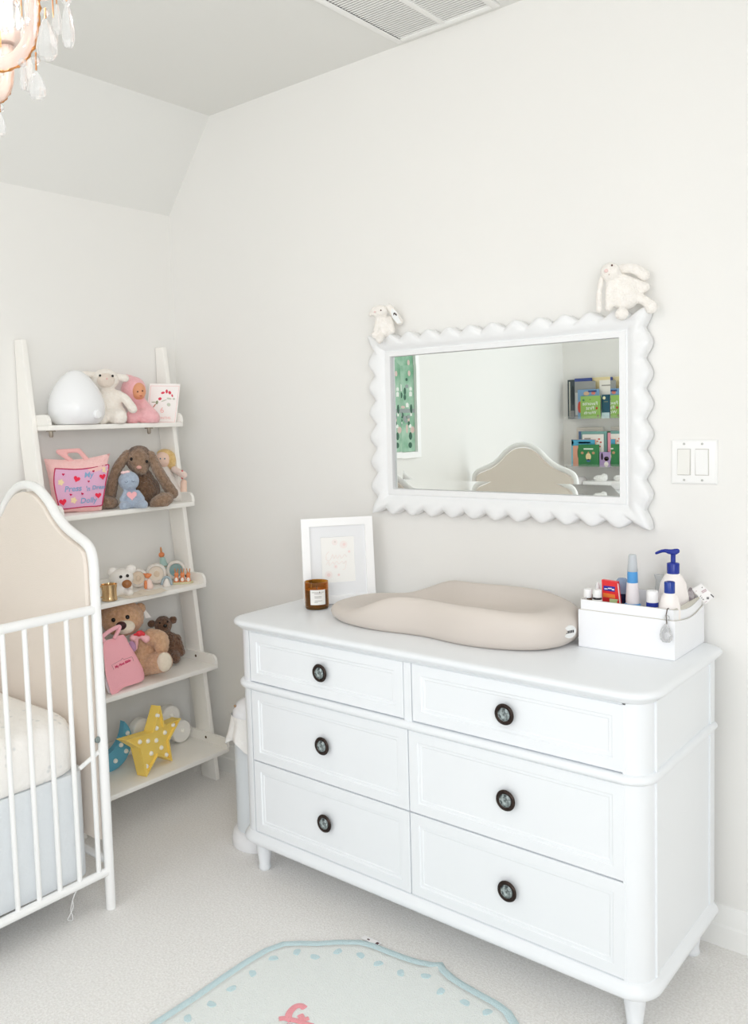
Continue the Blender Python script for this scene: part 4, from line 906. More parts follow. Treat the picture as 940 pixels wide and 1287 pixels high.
def script_stroke(pts, r=.0008):                              # faint looping script, not legible in the photograph
    part('script_stroke', tube(bmesh.new(), smooth_curve([fm @ V((wx0 + (wx1 - wx0) * a, wy0 + (wy1 - wy0) * b, .005)) for a, b in pts], 5), r, 6), mat('script_pink', (244, 232, 228), .7), pf_)
script_stroke([(.24, .68), (.16, .62), (.15, .52), (.22, .48), (.30, .54), (.34, .62), (.38, .52), (.44, .60), (.48, .52), (.56, .60), (.60, .52), (.70, .60), (.76, .54)])
script_stroke([(.14, .40), (.22, .46), (.24, .38), (.34, .45), (.38, .40), (.46, .46), (.52, .40), (.62, .46), (.66, .40), (.74, .46), (.70, .30), (.62, .27)])
bm = bmesh.new(); loft(bm, [[fm @ V((x, y, z)) for x, y, z in ((fw * .42, fh * .6, -.0005), (fw * .58, fh * .6, -.0005), (fw * .60, .008, -.048), (fw * .40, .008, -.048))], [fm @ V((x, y, z)) for x, y, z in ((fw * .42, fh * .6, -.003), (fw * .58, fh * .6, -.003), (fw * .60, .006, -.051), (fw * .40, .006, -.051))]]); 
for v in bm.verts: v.co.z = max(v.co.z, DT + .0006)
part('easel_back', bm, mat('easel_board', (120, 104, 90), .8), pf_, 0)

# storage box with toiletries
bx0, bx1, by0, by1 = 1.879, 2.128, -.228, -.014; bz0, bz1, bz2 = DT + .0008, DT + .097, DT + .123
sbx = thing('storage_box', 'white cardboard storage box of toiletries at the right of the dresser', 'box', ((bx0 + bx1) / 2, (by0 + by1) / 2, bz0))
card_m = mat('white_cardboard', (247, 248, 251), .5); kraft = mat('cardboard_edge', (206, 202, 192), .8)
part('base', B((bx0, by0, bz0), (bx1, by1, bz0 + .003)), card_m, sbx)
def wall_ring(x0, x1, y0, y1, z0, z1, th, sag=0.0):
    bm = bmesh.new()
    nseg = 10
    def pts(off, z, top):
        o = []
        cs = [(x0 + off, y0 + off), (x1 - off, y0 + off), (x1 - off, y1 - off), (x0 + off, y1 - off)]
        for s in range(4):
            a, b = cs[s], cs[(s + 1) % 4]
            for k in range(nseg):
                tt = k / nseg; d_ = sag * math.sin(math.pi * tt) if (top and s == 1) else 0
                o.append(V((a[0] + (b[0] - a[0]) * tt + (.004 * math.sin(math.pi * tt) if (top and s == 1 and sag) else 0), a[1] + (b[1] - a[1]) * tt, z - d_)))
        return o
    loft(bm, [pts(0, z0, False), pts(0, z1, True), pts(th, z1, True), pts(th, z0, False), pts(0, z0, False)], True, False, False); return bm
part('outer_wall', wall_ring(bx0, bx1, by0, by1, bz0 + .0032, bz1, .003, .010), card_m, sbx, 20)
part('edge_line', wall_ring(bx0 + .0032, bx1 - .0032, by0 + .0032, by1 - .0032, bz1 - .02, bz1 + .0012, .0016, .010), kraft, sbx, 20, 'raw cardboard edge')
part('inner_wall', wall_ring(bx0 + .005, bx1 - .005, by0 + .005, by1 - .005, bz0 + .0032, bz2, .003, .012), card_m, sbx, 20)
part('inner_edge', wall_ring(bx0 + .0055, bx1 - .0055, by0 + .0055, by1 - .0055, bz2 + .0002, bz2 + .0009, .002, .012), kraft, sbx, 20)
# crystal pendant hung over the front of the box
def drop(bm, c, w, h, seg=10, thick=.6, mx3=None):
    pf2 = [(0, -h * .5), (w * .28, -h * .48), (w * .47, -h * .34), (w * .5, -h * .14), (w * .40, h * .12), (w * .22, h * .36), (w * .07, h * .48), (0, h * .5)]
    lathe(bm, pf2, seg, M.Translation(V(c)) @ (mx3.to_4x4() if mx3 is not None else M.Identity(4)) @ M.Diagonal((1, thick, 1, 1)), False)
crystal = mat('cut_crystal', (255, 255, 255), .03, 0, trans=.75, ior=1.45, alpha=.5); wire_m = mat('bronze_wire', (150, 96, 60), .3, .9)
py = by0 - .006
pend = thing('crystal_pendant', 'clear crystal drop pendant hooked over the front of the white box', 'pendant', at(838, 808, 1, py))
a0 = at(838, 766, 1, by0 - .002); part('hook', tube(bmesh.new(), [V((a0.x, by0 + .010, bz2 - .008)), V((a0.x, by0 + .009, bz2 + .003)), V((a0.x, by0 + .001, bz2 + .003)), V((a0.x, py, bz2 - .01)), at(838, 785, 1, py)], .0012, 6), mat('dark_wire', (84, 70, 60), .4, .7), pend)
part('bead', one(lambda b: ell(b, at(838, 776.5, 1, py), .0072, None, 10)), crystal, pend, 0)
bm = bmesh.new(); drop(bm, at(837, 795.5, 1, py - .002), .031, .047, 10); part('drop', bm, crystal, pend, 10)
# bottles: axis from pixel columns on the plane y, heights from pixel rows
def bottle(name, label, cat, u, y, profs, group=None, dx=0.0):
    """profs: (part name, material, [(radius px, row px)], label)"""
    c = at(u, 755, 1, y); c.z = bz0 + .0035; S = FPX / ((c - CAM).dot(FWD)); o = thing(name, label, cat, c, group)
    for nm, m, pr, lab in profs:
        zz = lambda v: (c.z if v is None else at(u, v, 1, y).z)
        part(nm, lathe(bmesh.new(), [(r / S, zz(v)) for r, v in pr], 28, M.Translation((c.x, c.y, 0))), m, o, 45, lab)
    return o, c, S
amb = mat('dark_amber_plastic', (88, 56, 34), .2); capw = mat('cap_white', (248, 248, 248), .35); lotion_w = mat('lotion_white', (249, 243, 240), .35)
navy = mat('navy_plastic', (34, 52, 150), .22); navy2 = mat('navy_cap', (40, 66, 152), .2); sky = mat('sky_blue_plastic', (84, 158, 220), .3)
bottle('dropper_bottle', 'small brown bottle with white cap, leftmost in the white box', 'bottle', 738.8, -.185, [('body', amb, [(0, None), (7.5, None), (7.5, 760), (6.8, 756), (4.5, 752), (4.2, 750), (0, 750)], None), ('cap', capw, [(0, 750.5), (5, 750.5), (5, 741), (4.5, 740), (0, 740)], None)])
bottle('dropper_bottle', 'small dark bottle with white collar and dropper before the red packet', 'bottle', 750.8, -.19, [('body', amb, [(0, None), (6.2, None), (6.2, 757), (0, 757)], None), ('collar', capw, [(0, 757.4), (6.2, 757.4), (6.2, 753.6), (5.6, 753), (0, 753)], None), ('neck', mat('dark_neck', (44, 40, 42), .3), [(0, 753), (5.4, 753), (5.2, 750.4), (0, 750.4)], None), ('cap', capw, [(0, 750.4), (5.4, 750.4), (5.4, 742.5), (4.6, 741), (0, 741)], None)])
bottle('dropper_bottle', 'tiny clear dropper tip beside the red packet corner', 'bottle', 751.0, -.150, [('body', mat('smoke_plastic', (118, 110, 110), .2), [(0, None), (4.5, None), (4.5, 742), (0, 742)], None), ('tip', mat('clear_tip', (226, 226, 226), .2), [(0, 742), (3.6, 742), (2.6, 736), (1.8, 732), (0, 731.5)], None)])
def slab(name, label, cat, pts, y, th, m, zmin=True):
    w3 = [at(u, v, 1, y) for u, v in pts]; c = sum(w3, V()) / len(w3); c.z = min(p.z for p in w3); o = thing(name, label, cat, c)
    bm = bmesh.new(); loft(bm, [[p for p in w3], [p + V((0, th, 0)) for p in w3]]); part('body', bm, m, o, 0); return o
def decal(o, pts, y, m, name, lab=None):
    w3 = [at(u, v, 1, y) for u, v in pts]; bm = bmesh.new(); loft(bm, [[p for p in w3], [p + V((0, .0008, 0)) for p in w3]]); return part(name, bm, m, o, 0, lab)
yk = -.155; kb = at(767, 792, 1, yk)
pk = slab('snack_packet', 'bright red packet with blue label standing in the white box', 'packet', [(756, 728.5), (775.6, 731.5), (778.8, 760), (779.5, 800), (757, 797), (757, 750)], yk, .012, mat('red_foil', (236, 52, 56), .35))
decal(pk, [(758.6, 736), (772.8, 737.6), (772.4, 744), (758.2, 741.6)], yk - .0008, mat('blue_label', (44, 56, 164), .4), 'label', 'blue name label')
for a, b, c_, d_ in ((759.5, 739.2, 763.5, 740.6), (764, 738.7, 768.5, 740.2), (768.8, 740, 771.8, 741.8)): decal(pk, [(a, b), (c_, b + .4), (c_, d_ + .3), (a, d_)], yk - .0016, mat('white_print', (240, 238, 246), .5), 'label_print')
decal(pk, [(758, 745), (772.5, 747.5), (773, 752), (757.8, 750)], yk - .0008, mat('orange_print', (248, 140, 62), .5), 'band', 'orange band')
decal(pk, [(775.9, 733), (777, 734), (780, 760), (778.6, 760)], yk - .0008, mat('packet_edge', (244, 232, 232), .4), 'seam', 'pale side seam')
slab('card_packet', 'small green and white card lying before the red packet in the box', 'card', [(766, 752.5), (776.5, 753.5), (775, 757), (776, 800), (766, 797)], -.178, .002, mat('green_card', (178, 194, 140), .6))
bottle('pill_bottle', 'navy bottle with rounded grey blue lid behind the spray bottle', 'bottle', 782, -.095, [('body', mat('deep_navy_plastic', (26, 34, 72), .2), [(0, None), (7.8, None), (7.8, 745), (0, 745)], None), ('lid', mat('smoke_blue_lid', (146, 164, 192), .25), [(0, 745), (7.9, 745), (8, 735), (7.2, 730), (5, 726.8), (0, 725.8)], 'grey blue domed lid')])
bottle('spray_bottle', 'slim white bottle with sky blue collar and clear cap in the box', 'bottle', 795, -.140, [('body', mat('white_bottle', (244, 238, 240), .35), [(0, None), (8.3, None), (8.3, 752), (7.8, 745), (7, 732), (0, 732)], None), ('base_ring', sky, [(0, 763), (10, 763), (10.2, 759.5), (8.6, 757.8), (0, 757.8)], 'blue ring at the base'), ('collar', sky, [(0, 732), (6.6, 732), (6.4, 722), (6, 716), (0, 716)], 'sky blue collar'), ('cap', mat('clear_cap', (226, 232, 238), .1, trans=.35), [(0, 722), (6.3, 718), (5.9, 712), (4.8, 700), (4.4, 697), (0, 696.5)], 'translucent cap'), ])
bottle('cream_tube', 'short white capped bottle with blue label beside the lotion', 'bottle', 819.8, -.175, [('body', mat('tube_white', (240, 240, 244), .35), [(0, None), (7.3, None), (7.3, 755.5), (0, 755.5)], None), ('label', navy, [(7.45, 762), (7.45, 756.5)], 'blue label'), ('cap', capw, [(0, 755.5), (7, 755.5), (7, 743.5), (6.4, 742.3), (0, 742.3)], None)])
bottle('clear_bottle', 'translucent clear bottle standing behind the white lotion bottle', 'bottle', 828.5, -.068, [('body', mat('clear_plastic', (236, 240, 240), .15, trans=.5), [(0, None), (6, None), (6, 745), (4.5, 735), (4.2, 729), (6, 724), (6.2, 722), (0, 722)], None)])
pumpb, pc_, Sp = bottle('pump_bottle', 'large white lotion bottle with tall navy blue pump', 'bottle', 846, -.095, [('body', lotion_w, [(0, None), (19.5, None), (19.5, 765), (18.5, 750), (15.5, 733), (11, 724), (7.5, 720.5), (0, 720.5)], None), ('collar', navy, [(0, 721), (7.5, 721), (7.6, 708.5), (7, 707.5), (3.2, 706.5), (0, 706.5)], 'navy screw collar'), ('stem', navy, [(0, 707), (3, 707), (3, 695), (0, 695)], None)])
pt = Toy(V((pc_.x, -.095, DT)), (0, -1, 0))
part('pump_head', blob([pt.c(840.5, 693.6, 0, 3.1, 851, 692.6, 0, 3.4), pt.c(842, 692.8, 0, 2.7, 824.5, 695.3, .0, 1.9, (833, 692.3, 0)), pt.e(846, 694.5, 0, 6, 3.2, 5)], .0022, 0, 3), navy, pumpb, 50, 'navy pump head with long spout')
bottle('lotion_bottle', 'small white lotion bottle with navy flip cap before the pump bottle', 'bottle', 841.5, -.185, [('body', lotion_w, [(0, None), (13.2, None), (13.2, 768), (12.4, 760), (9.5, 749), (6.6, 745), (0, 745)], None), ('cap', navy2, [(0, 745.4), (6.5, 745.4), (6.5, 732), (6, 731), (0, 731)], 'navy blue cap')])
tg = thing('price_tag', 'white cardboard tag with small print leaning out of the box corner', 'tag', at(884, 758, 1, -.085))
tagp = [(869.5, 740.5), (881, 733.8), (898.2, 749.8), (886.2, 759)]
w3 = [at(u, v, 1, -.088) for u, v in tagp]; bm = bmesh.new(); loft(bm, [[p for p in w3], [p + V((0, .0012, 0)) for p in w3]]); part('sheet', bm, mat('tag_paper', (246, 244, 243), .6), tg, 0)
def tdecal(u, v, a, b, rot, m): decal(tg, [(u + a * x * math.cos(R_(rot)) - b * y * math.sin(R_(rot)), v + a * x * math.sin(R_(rot)) + b * y * math.cos(R_(rot))) for x, y in ((-1, -1), (1, -1), (1, 1), (-1, 1))], -.0890, m, 'print')
tk = mat('tag_print', (130, 128, 130), .7); tpk = mat('tag_print_pink', (206, 186, 190), .7)
for a in ((882.3, 738.4, .6, .6, 0, tk), (875, 743, .5, .5, 0, tpk), (884.3, 742.2, 3.2, .7, -28, tpk), (885.2, 743.8, 3, .6, -28, tpk), (895, 748.8, 2.6, .6, 42, mat('tag_dark_print', (90, 88, 92), .7)), (889.4, 751.8, 1.5, 1.4, 0, tk), (880.4, 749.3, .9, .4, -30, tk), (881.8, 751.3, .9, .4, -30, tk), (883.6, 753.4, 1.0, .5, 45, tk), (887, 756.3, 1.6, .4, -30, tpk)): tdecal(*a)
bgb = thing('plastic_pouch', 'crinkled clear plastic pouch under the white tag in the box', 'pouch', V((2.106, -.052, bz0 + .0035)))
bm = blob([lambda b: ell(b, V((2.106, -.052, DT + .075)), (.012, .022, .072), None, 20)], .004, .004, 2)
lo = min(v.co.z for v in bm.verts); bmesh.ops.translate(bm, verts=bm.verts, vec=(0, 0, bz0 + .0036 - lo)); part('film', bm, mat('pouch_film', (198, 192, 196), .25, var=(60, (120, 108, 114))), bgb, 30)

# ------------------------------------------------------------------ plush bunnies on the mirror frame
t = Toy(V((1.945, -.047, 1.672)))
wb = thing('plush_bunny', 'white plush bunny sitting on the top right corner of the mirror', 'plush toy', t.b)
part('body', blob([t.e(767, 341.8, .01, 12.5, 12.2, 12), t.e(785, 371, 0, 19, 19, 13, -35), t.e(776, 360, 0, 13, 13, 11), t.c(765, 358, .01, 4, 765, 387, .01, 5), t.c(781, 349, .005, 5.5, 811, 361, .0, 6.3), t.c(800, 372, 0, 6, 815, 381, .015, 6.5), t.e(818.5, 386, .02, 8.2, 8.6, 7.5), t.e(781.5, 394.5, .022, 8.7, 8.4, 7.5)], .004, .0007, 4), white_fur, wb)
for a in (t.c(756.5, 349, .005, 3.5, 753.2, 390, .01, 4.2, (753, 368, .012)), t.c(781, 338, .0, 6, 810, 346, .002, 7.2, (797, 338, .004))): part('ear', blob([a], .004, .001), white_fur, wb)
part('eye', one(t.e(769, 333.4, .032, 1.2, 1.3, 1, 0, 8)), mat('eye_brown', (90, 45, 30), .3), wb); part('nose', one(t.e(761.8, 340.3, .033, 2.6, 2.4, 1.6, 20, 10)), mat('pale_pink_nose', (240, 212, 208), .7), wb)
part('mouth', one(t.e(765.3, 345, .036, .4, 1.1, .6, 0, 6)), mat('mouth_thread', (170, 146, 136), .8), wb)
t = Toy(V((1.125, -.045, 1.672)))
wl = thing('plush_lamb', 'small white plush lamb with ear tag on top left corner of mirror', 'plush toy', t.b)
part('body', blob([t.e(478, 391, .01, 9.5, 8, 8.5), t.e(471.5, 393.5, .02, 5.5, 4.8, 5), t.e(485, 411, 0, 11, 13.5, 10), t.c(490, 401, .006, 3.8, 493, 416, .016, 4), t.c(476, 400, .01, 3.8, 473, 414, .02, 4), t.c(480, 420, .01, 4.5, 477, 427, .03, 5), t.c(474, 417, .01, 4, 470, 421, .025, 4)], .0035, .001, 3), white_fur, wl)
for a in (t.c(489, 386, .01, 4.2, 502, 404, .012, 5.2), t.c(470, 388, .01, 3, 466, 395.5, .012, 3)): part('ear', blob([a], .0035, .0008), white_fur, wl)
part('ear_tag', t.poly([(492.5, 387.5), (498, 391.5), (504, 406), (499, 406.5), (493, 399), (491, 392)], .030, .0012), mat('tag_white', (238, 240, 240), .6), wl, 0, 'white fabric tag')
part('tag_mark', t.poly([(494.2, 394), (495.6, 392.6), (498.8, 395), (498.4, 397.2), (495.4, 394.8), (494.6, 397)], .0318, .0006), mat('tag_black', (70, 58, 54), .6), wl, 0)
part('eye', one(t.e(478.6, 390, .037, .9, 1, .9, 0, 8)), mat('eye_brown', (90, 45, 30), .3), wl); part('nose', one(t.e(471, 392, .042, 1.6, 1.3, 1.2, 0, 8)), mat('pale_pink_nose', (240, 212, 208), .7), wl)

# ------------------------------------------------------------------ chandelier
ch_c = depth_at(-100, 20, 1.12)
chan = thing('chandelier', 'small crystal chandelier with glass arms and drops hanging at upper left', 'chandelier', ch_c)
glass_arm = mat('blush_glass', (255, 231, 220), .1, 0, trans=.35, ior=1.4, alpha=.55); gold2 = mat('brass_chain', (196, 138, 84), .3, .9); glow_w = mat('frosted_bulb', (255, 241, 228), .4, emit=100.0)
part('stem', lathe(bmesh.new(), [(.006, HC - ch_c.z - .001), (.006, .12), (.016, .11), (.020, .09), (.010, .07), (.024, .04), (.032, .01), (.030, -.03), (.014, -.06), (.018, -.075), (.010, -.09), (0, -.092)], 20, M.Translation(ch_c)), glass_arm, chan, 50)
part('canopy', lathe(bmesh.new(), [(.05, HC - ch_c.z - .0005), (.048, HC - ch_c.z - .012), (.02, HC - ch_c.z - .028), (0, HC - ch_c.z - .03)], 24, M.Translation(ch_c)), gold2, chan)
RX, UPV = CR.col[0].copy(), V((0, 0, 1)); RX.z = 0; RX.normalize(); FX = V((-RX.y, RX.x, 0))
arm_pts = [(.026, -.02), (.055, -.050), (.088, -.066), (.122, -.062), (.143, -.040), (.149, -.010), (.150, .018)]
def chain_twist(pts, r, turns):
    out = []; n = len(pts)
    for i, p in enumerate(pts):
        a = turns * 2 * math.pi * i / (n - 1); tg = (pts[min(i + 1, n - 1)] - pts[max(i - 1, 0)]).normalized(); n1 = tg.orthogonal().normalized(); n2 = tg.cross(n1)
        out.append(p + r * (math.cos(a) * n1 + math.sin(a) * n2))
    return out
dm = {}
def drop_me(w, h, nm, seg=8):
    if (w, h) not in dm:
        bm = bmesh.new(); drop(bm, (0, 0, 0), w, h, seg, .55); dm[(w, h)] = finish(bm, nm, crystal, 10)
    return dm[(w, h)]
for k in range(5):
    az = [0.0, 72, 144, 216, 288][k] - 4; dv = RX * math.cos(R_(az)) + FX * math.sin(R_(az))
    cv = smooth_curve([ch_c + dv * a + UPV * b for a, b in arm_pts], 10)
    arm = part('arm', tube(bmesh.new(), cv, .0095, 12), glass_arm, chan, 60)
    part('twisted_chain', tube(bmesh.new(), [q + (q - ch_c - dv * .07 - UPV * .02).normalized() * .0095 + V((.0008 * math.cos(i * 1.3), .0008 * math.sin(i * 1.3), 0)) for i, q in enumerate(cv)], [.0017 + .0007 * math.cos(i * 2.1) for i in range(len(cv))], 6), gold2, arm, label='thin brass chain along the arm')
    e = ch_c + dv * .150 + UPV * .018
    part('drip_dish', lathe(bmesh.new(), [(.004, 0), (.018, .001), (.032, .006), (.037, .012), (.036, .0135), (.030, .009), (.012, .005), (0, .005)], 24, M.Translation(e)), glass_arm, arm, 50)
    part('candle_sleeve', lathe(bmesh.new(), [(0, .005), (.011, .005), (.011, .06), (0, .06)], 16, M.Translation(e)), capw, arm)
    part('bulb', lathe(bmesh.new(), [(0, .06), (.008, .061), (.014, .078), (.011, .1), (.003, .118), (0, .119)], 16, M.Translation(e)), glow_w, arm, 60)
    for j in range(5):
        a = 2 * math.pi * j / 5 + .5; q = e + V((.034 * math.cos(a), .034 * math.sin(a), .008))
        placed('crystal_drop', drop_me(.012, .040, 'crystal_drop'), chan, q + V((0, 0, -.042)), a); part('link', tube(bmesh.new(), [q, q + V((0, 0, -.024))], .0009, 5), gold2, chan)
    for a_, b_ in ((.088, -.066), (.04, -.035)):
        q = ch_c + dv * a_ + UPV * (b_ - .009)
        part('link', tube(bmesh.new(), [q, q + V((0, 0, -.028))], .0009, 5), gold2, chan); placed('crystal_drop', drop_me(.024, .040, 'crystal_drop', 10), chan, q + V((0, 0, -.046)), R_(az))
# drops that hang in view
for u, v, w_, h_, dep, topv in ((85.0, 31, .0155, .054, 1.02, 0), (58.5, 50, .026, .052, 1.08, 10), (46.5, 107, .0215, .036, 1.08, 66), (29.5, 96, .010, .034, 1.08, 79), (22, 22, .012, .034, 1.10, 2), (1, 156, .012, .030, 1.1, 130)):
    q = depth_at(u, v, dep); top = q + V((0, 0, h_ / 2)); placed('crystal_drop', drop_me(w_, h_, 'crystal_drop', 10), chan, q, YAW + .2)
    tp = depth_at(u - 1.5, topv, dep); part('link', tube(bmesh.new(), [top, top.lerp(tp, .5), tp], .0011, 5), gold2, chan)
    part('bead', one(lambda b: ell(b, top.lerp(tp, .55), .0055, None, 8)), crystal, chan, 0)

# ------------------------------------------------------------------ seen in the mirror: print, books, cabinet
pp_ = thing('framed_print', 'green illustrated print in a white frame on the left wall above the crib', 'picture', (.001, -1.42, 1.189))
y0, y1, z0, z1 = -1.722, -1.13, 1.189, 1.96
bm = bmesh.new()
def ylo(i, x): return [V((x, a, b)) for a, b in ((y0 + i, z0 + i), (y1 - i, z0 + i), (y1 - i, z1 - i), (y0 + i, z1 - i))]
loft(bm, [ylo(0, .001), ylo(0, .026), ylo(.002, .028), ylo(.034, .028), ylo(.036, .010)], True, True, False); part('frame', bm, mat('frame_white', (250, 250, 250), .35), pp_, 20)
gm = mat('green_scene_print', (118, 170, 138), .6, var=(11, (172, 204, 182))); part('print', B((.009, y0 + .037, z0 + .037), (.012, y1 - .037, z1 - .037)), gm, pp_, 0)
cols = [mat('print_pink', (214, 190, 182), .6), mat('print_white', (232, 236, 230), .6), mat('print_dark_green', (52, 96, 76), .6), mat('print_grey', (150, 160, 158), .6)]
for i in range(110):
    y = random.uniform(y0 + .06, y1 - .06); z = random.uniform(z0 + .06, z1 - .07); kk = random.choice([0, 1, 1, 2, 2, 3]); w_, h_ = random.uniform(.012, .035), random.uniform(.012, .045)
    part('painted_shape', prism(bmesh.new(), disc2(w_ * .6, 9, h_ * .6) if kk in (0, 2) else [(-w_ / 2, -h_ / 2), (w_ / 2, -h_ / 2), (w_ / 2, h_ / 4), (0, h_ / 2), (-w_ / 2, h_ / 4)], 0, .0004 + .0002 * kk, frame((.0121, y, z), (0, 1, 0), (0, 0, 1))), cols[kk], pp_, 0)
part('painted_band', B((.012, y0 + .037, 1.44), (.0124, y1 - .037, 1.462)), cols[3], pp_, 0)
acr = mat('clear_acrylic', (250, 252, 252), .05, 0, trans=.6, ior=1.2, alpha=.16)
for i, (zb, lab) in enumerate(((1.372, 'clear wall book ledge holding the upper row of books'), (1.037, 'clear wall book ledge holding the lower row of books'))):
    lg = thing('book_ledge', lab, 'ledge', (.5, YF + .02, zb), 'clear book ledges on the front wall')
    part('tray', B((.09, YF + .001, zb - .004), (.80, YF + .152, zb)), acr, lg); part('lip', B((.09, YF + .1485, zb + .0005), (.80, YF + .152, zb + .018)), acr, lg)
def book(label, rgb, x0, x1, z0, z1, layer, marks=(), title=None, tcol=(250, 250, 250), group=None):
    yb = YF + .004 + layer * .016; kk = (2.227 - yb - .012) / 5.647; x0, x1 = CAM.x + (x0 - CAM.x) * kk, CAM.x + (x1 - CAM.x) * kk; z1 = CAM.z + (z1 - CAM.z) * kk; o = thing('picture_book', label, 'book', ((x0 + x1) / 2, yb, z0), group); m = mat('cover_%d_%d_%d' % rgb, rgb, .4)
    part('cover', B((x0, yb, z0), (x1, yb + .012, z1), .0012), m, o); W_, H_ = x1 - x0, z1 - z0
    for a, b, c, d, col, kind in marks:
        mm = mat('ink_%d_%d_%d' % col, col, .5); ox = x0 + W_ * a; oz = z0 + H_ * b
        bm = prism(bmesh.new(), disc2(W_ * c / 2, 14, H_ * d / 2) if kind else [(-W_ * c / 2, -H_ * d / 2), (W_ * c / 2, -H_ * d / 2), (W_ * c / 2, H_ * d / 2), (-W_ * c / 2, H_ * d / 2)], 0, .0008, frame((ox, yb + .0121, oz), (-1, 0, 0), (0, 0, 1)))
        part('cover_art', bm, mm, o, 0)
    if title:
        for s, b, sz in title: text(s, sz, frame(((x0 + x1) / 2, yb + .0135, z0 + H_ * b), (-1, 0, 0), (0, 0, 1)), mat('title_%d_%d_%d' % tcol, tcol, .5), o)
    return o
G1, G2 = 'picture books on the upper clear ledge', 'picture books on the lower clear ledge'
zl = 1.3725
book('tall dark grey picture book with pale border, leftmost on upper ledge', (74, 84, 88), .088, .22, zl, 1.647, 1, ((.12, .5, .05, .9, (226, 226, 214), 0), (.25, .12, .25, .18, (150, 150, 148), 0), (.3, .6, .2, .5, (52, 62, 66), 1)), group=G1)
book('navy blue picture book standing behind the grey one', (66, 82, 148), .141, .268, zl, 1.654, 2, (), group=G1)
book('plain grey picture book behind the blue illustrated one', (150, 152, 150), .142, .293, zl, 1.632, 3, ((.1, .4, .15, .6, (196, 198, 196), 0),), group=G1)
book('blue illustrated book with red and peach figures on upper ledge', (122, 160, 196), .164, .320, zl, 1.575, 4, ((.1, .4, .2, .4, (206, 78, 64), 1), (.42, .86, .28, .14, (214, 180, 150), 1), (.75, .87, .2, .12, (226, 130, 118), 1), (.7, .93, .4, .06, (60, 84, 140), 0)), group=G1)
book('lime green picture book with white title lettering', (150, 190, 100), .184, .328, zl, 1.529, 5, ((.84, .45, .1, .12, (190, 60, 52), 1), (.16, .82, .12, .1, (84, 140, 92), 1), (.5, .84, .05, .05, (110, 90, 60), 1), (.9, .1, .06, .12, (150, 120, 110), 0)), (('Favorite', .66, .034), ('First', .46, .034), ('Words', .26, .032)), group=G1)
book('cream yellow picture book with orange figure on upper ledge', (236, 220, 172), .268, .437, zl, 1.654, 1, ((.22, .55, .2, .3, (206, 132, 52), 1),), group=G1)
book('white picture book with small orange rocket like figure', (242, 238, 230), .325, .434, zl, 1.634, 2, ((.6, .42, .16, .3, (226, 130, 74), 1), (.6, .40, .08, .12, (240, 220, 200), 1), (.5, .86, .7, .03, (170, 166, 160), 0), (.9, .3, .15, .1, (190, 150, 120), 1)), group=G1)
book('dark teal night picture book with pale yellow moon', (30, 84, 104), .341, .398, zl, 1.534, 4, ((.32, .86, .36, .14, (244, 238, 196), 1), (.5, .12, 1, .24, (198, 220, 226), 0), (.55, .7, .5, .04, (110, 128, 110), 0)), group=G1)
book('small pale grey picture book with two dark dots', (206, 202, 202), .402, .438, zl, 1.540, 4, ((.5, .86, .9, .22, (130, 166, 190), 0), (.6, .67, .3, .07, (84, 66, 60), 1), (.3, .54, .3, .07, (84, 66, 60), 1), (.5, .1, .9, .18, (222, 190, 180), 0)), group=G1)
book('pale blue picture book with red figures at the end of upper ledge', (150, 182, 206), .46, .58, zl, 1.60, 3, ((.4, .4, .3, .3, (200, 80, 66), 1),), group=G1)
zl = 1.0375
book('large beige picture book at the back of lower ledge', (214, 206, 196), .153, .346, zl, 1.311, 1, ((.5, .5, .86, .86, (226, 220, 212), 0),), group=G2)
book('blue spined picture book behind the teal one', (86, 116, 158), .168, .297, zl, 1.284, 2, (), group=G2)
book('teal framed picture book on lower ledge', (130, 178, 172), .188, .376, zl, 1.283, 3, ((.5, .9, .6, .04, (214, 226, 216), 0), (.85, .5, .1, .8, (196, 214, 206), 0)), group=G2)
book('white picture book with scattered red marks on lower ledge', (240, 236, 230), .196, .351, zl, 1.263, 4, ((.8, .85, .12, .05, (214, 100, 86), 1), (.88, .75, .1, .05, (214, 100, 86), 1), (.72, .78, .1, .04, (214, 120, 96), 1), (.84, .62, .08, .05, (214, 100, 86), 1), (.25, .86, .3, .05, (160, 160, 158), 0)), group=G2)
book('picture book with sky blue top and peach cover on lower ledge', (230, 168, 142), .113, .292, zl, 1.228, 5, ((.5, .88, .98, .22, (82, 170, 206), 0), (.06, .88, .06, .1, (30, 60, 80), 0), (.55, .88, .5, .06, (150, 206, 224), 0), (.03, .5, .06, 1, (130, 190, 210), 0), (.3, .5, .1, .4, (90, 110, 80), 1)), group=G2)
book('green picture book with small cream figure in the middle', (52, 128, 76), .164, .317, zl, 1.192, 6, ((.5, .45, .26, .34, (236, 214, 164), 1), (.5, .28, .2, .14, (70, 110, 150), 1), (.2, .62, .14, .12, (196, 150, 110), 1), (.5, .64, .08, .08, (196, 150, 110), 1), (.74, .62, .14, .12, (196, 150, 110), 1), (.5, .80, .46, .06, (230, 240, 226), 0)), group=G2)
book('dark green picture book behind the pink one', (48, 104, 62), .373, .50, zl, 1.283, 2, (), group=G2)
book('pink picture book with red square and orange arc', (240, 160, 178), .382, .49, zl, 1.273, 4, ((.5, .68, .5, .12, (206, 60, 70), 0), (.75, .3, .6, .12, (240, 110, 60), 1), (.6, .54, .6, .03, (206, 110, 130), 0)), group=G2)
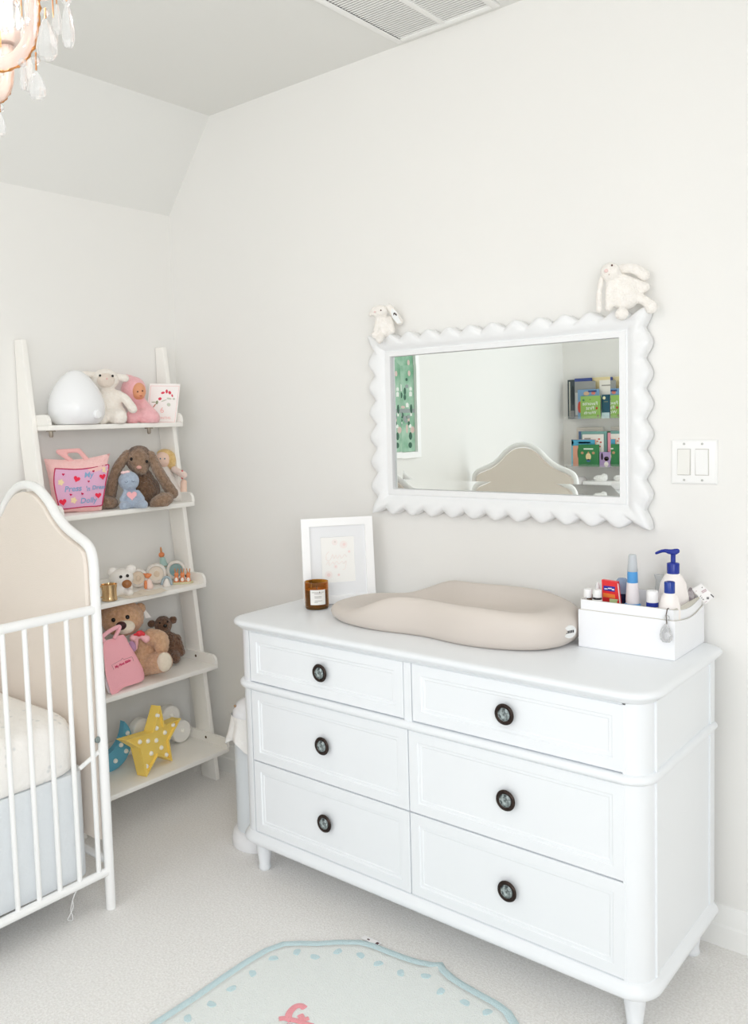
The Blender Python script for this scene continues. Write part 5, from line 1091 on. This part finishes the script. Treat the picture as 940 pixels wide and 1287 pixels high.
book('small lilac picture book with dark haired figure', (176, 152, 196), .322, .425, zl, 1.140, 6, ((.5, .55, .34, .3, (40, 26, 34), 1), (.45, .48, .18, .16, (222, 150, 112), 1), (.48, .18, .3, .36, (240, 234, 224), 1), (.18, .7, .16, .5, (60, 40, 66), 1), (.85, .25, .2, .5, (70, 48, 76), 1)), group=G2)
book('thin white and green picture book beside the lilac one', (236, 238, 226), .427, .50, zl, 1.141, 6, ((.8, .4, .2, .8, (110, 160, 110), 0),), group=G2)
cab = thing('low_cabinet', 'low white cabinet under the book ledges, seen in the mirror', 'cabinet', (.62, YF + .2, 0))
part('body', B((.14, YF + .016, .03), (1.1, YF + .36, .86), .004), white_lacquer, cab); part('top', B((.13, YF + .016, .8605), (1.11, YF + .375, .882), .004), white_lacquer, cab); part('plinth', B((.16, YF + .016, .0006), (1.08, YF + .34, .0295)), white_lacquer, cab)
tz = .8825
bb_ = thing('tissue_box', 'white tissue box with tuft of tissue on the low cabinet', 'tissue box', (.36, YF + .14, tz))
part('box', B((.235, YF + .05, tz), (.62, YF + .20, tz + .058), .006), mat('soft_white_box', (248, 247, 246), .6), bb_)
bm = blob([lambda b: ell(b, (.335, YF + .125, tz + .072), (.052, .018, .026), None, 16), lambda b: ell(b, (.36, YF + .12, tz + .085), (.026, .014, .024), M.Rotation(.5, 3, 'Y'), 12)], .005, .006, 2); part('tissue', bm, mat('tissue_paper', (250, 250, 248), .8), bb_)
bl_ = thing('folded_blanket', 'rolled white blanket with pink edge on the low cabinet', 'blanket', (.205, YF + .2, tz))
part('roll', lathe(bmesh.new(), [(0, -.11), (.036, -.11), (.044, -.10), (.044, .10), (.036, .11), (0, .11)], 28, M.Translation((.185, YF + .20, tz + .0445)) @ M.Rotation(R_(90), 4, 'X')), mat('grey_fleece', (212, 208, 206), .9, bump=(120, .5, .005)), bl_, 50)
part('edge', tube(bmesh.new(), [V((.185 + .049 * math.cos(a), YF + .305, tz + .046 + .045 * math.sin(a))) for a in [math.pi * i / 14 for i in range(15)]], .006, 8), mat('pink_edging', (232, 170, 178), .8), bl_, label='pink binding')
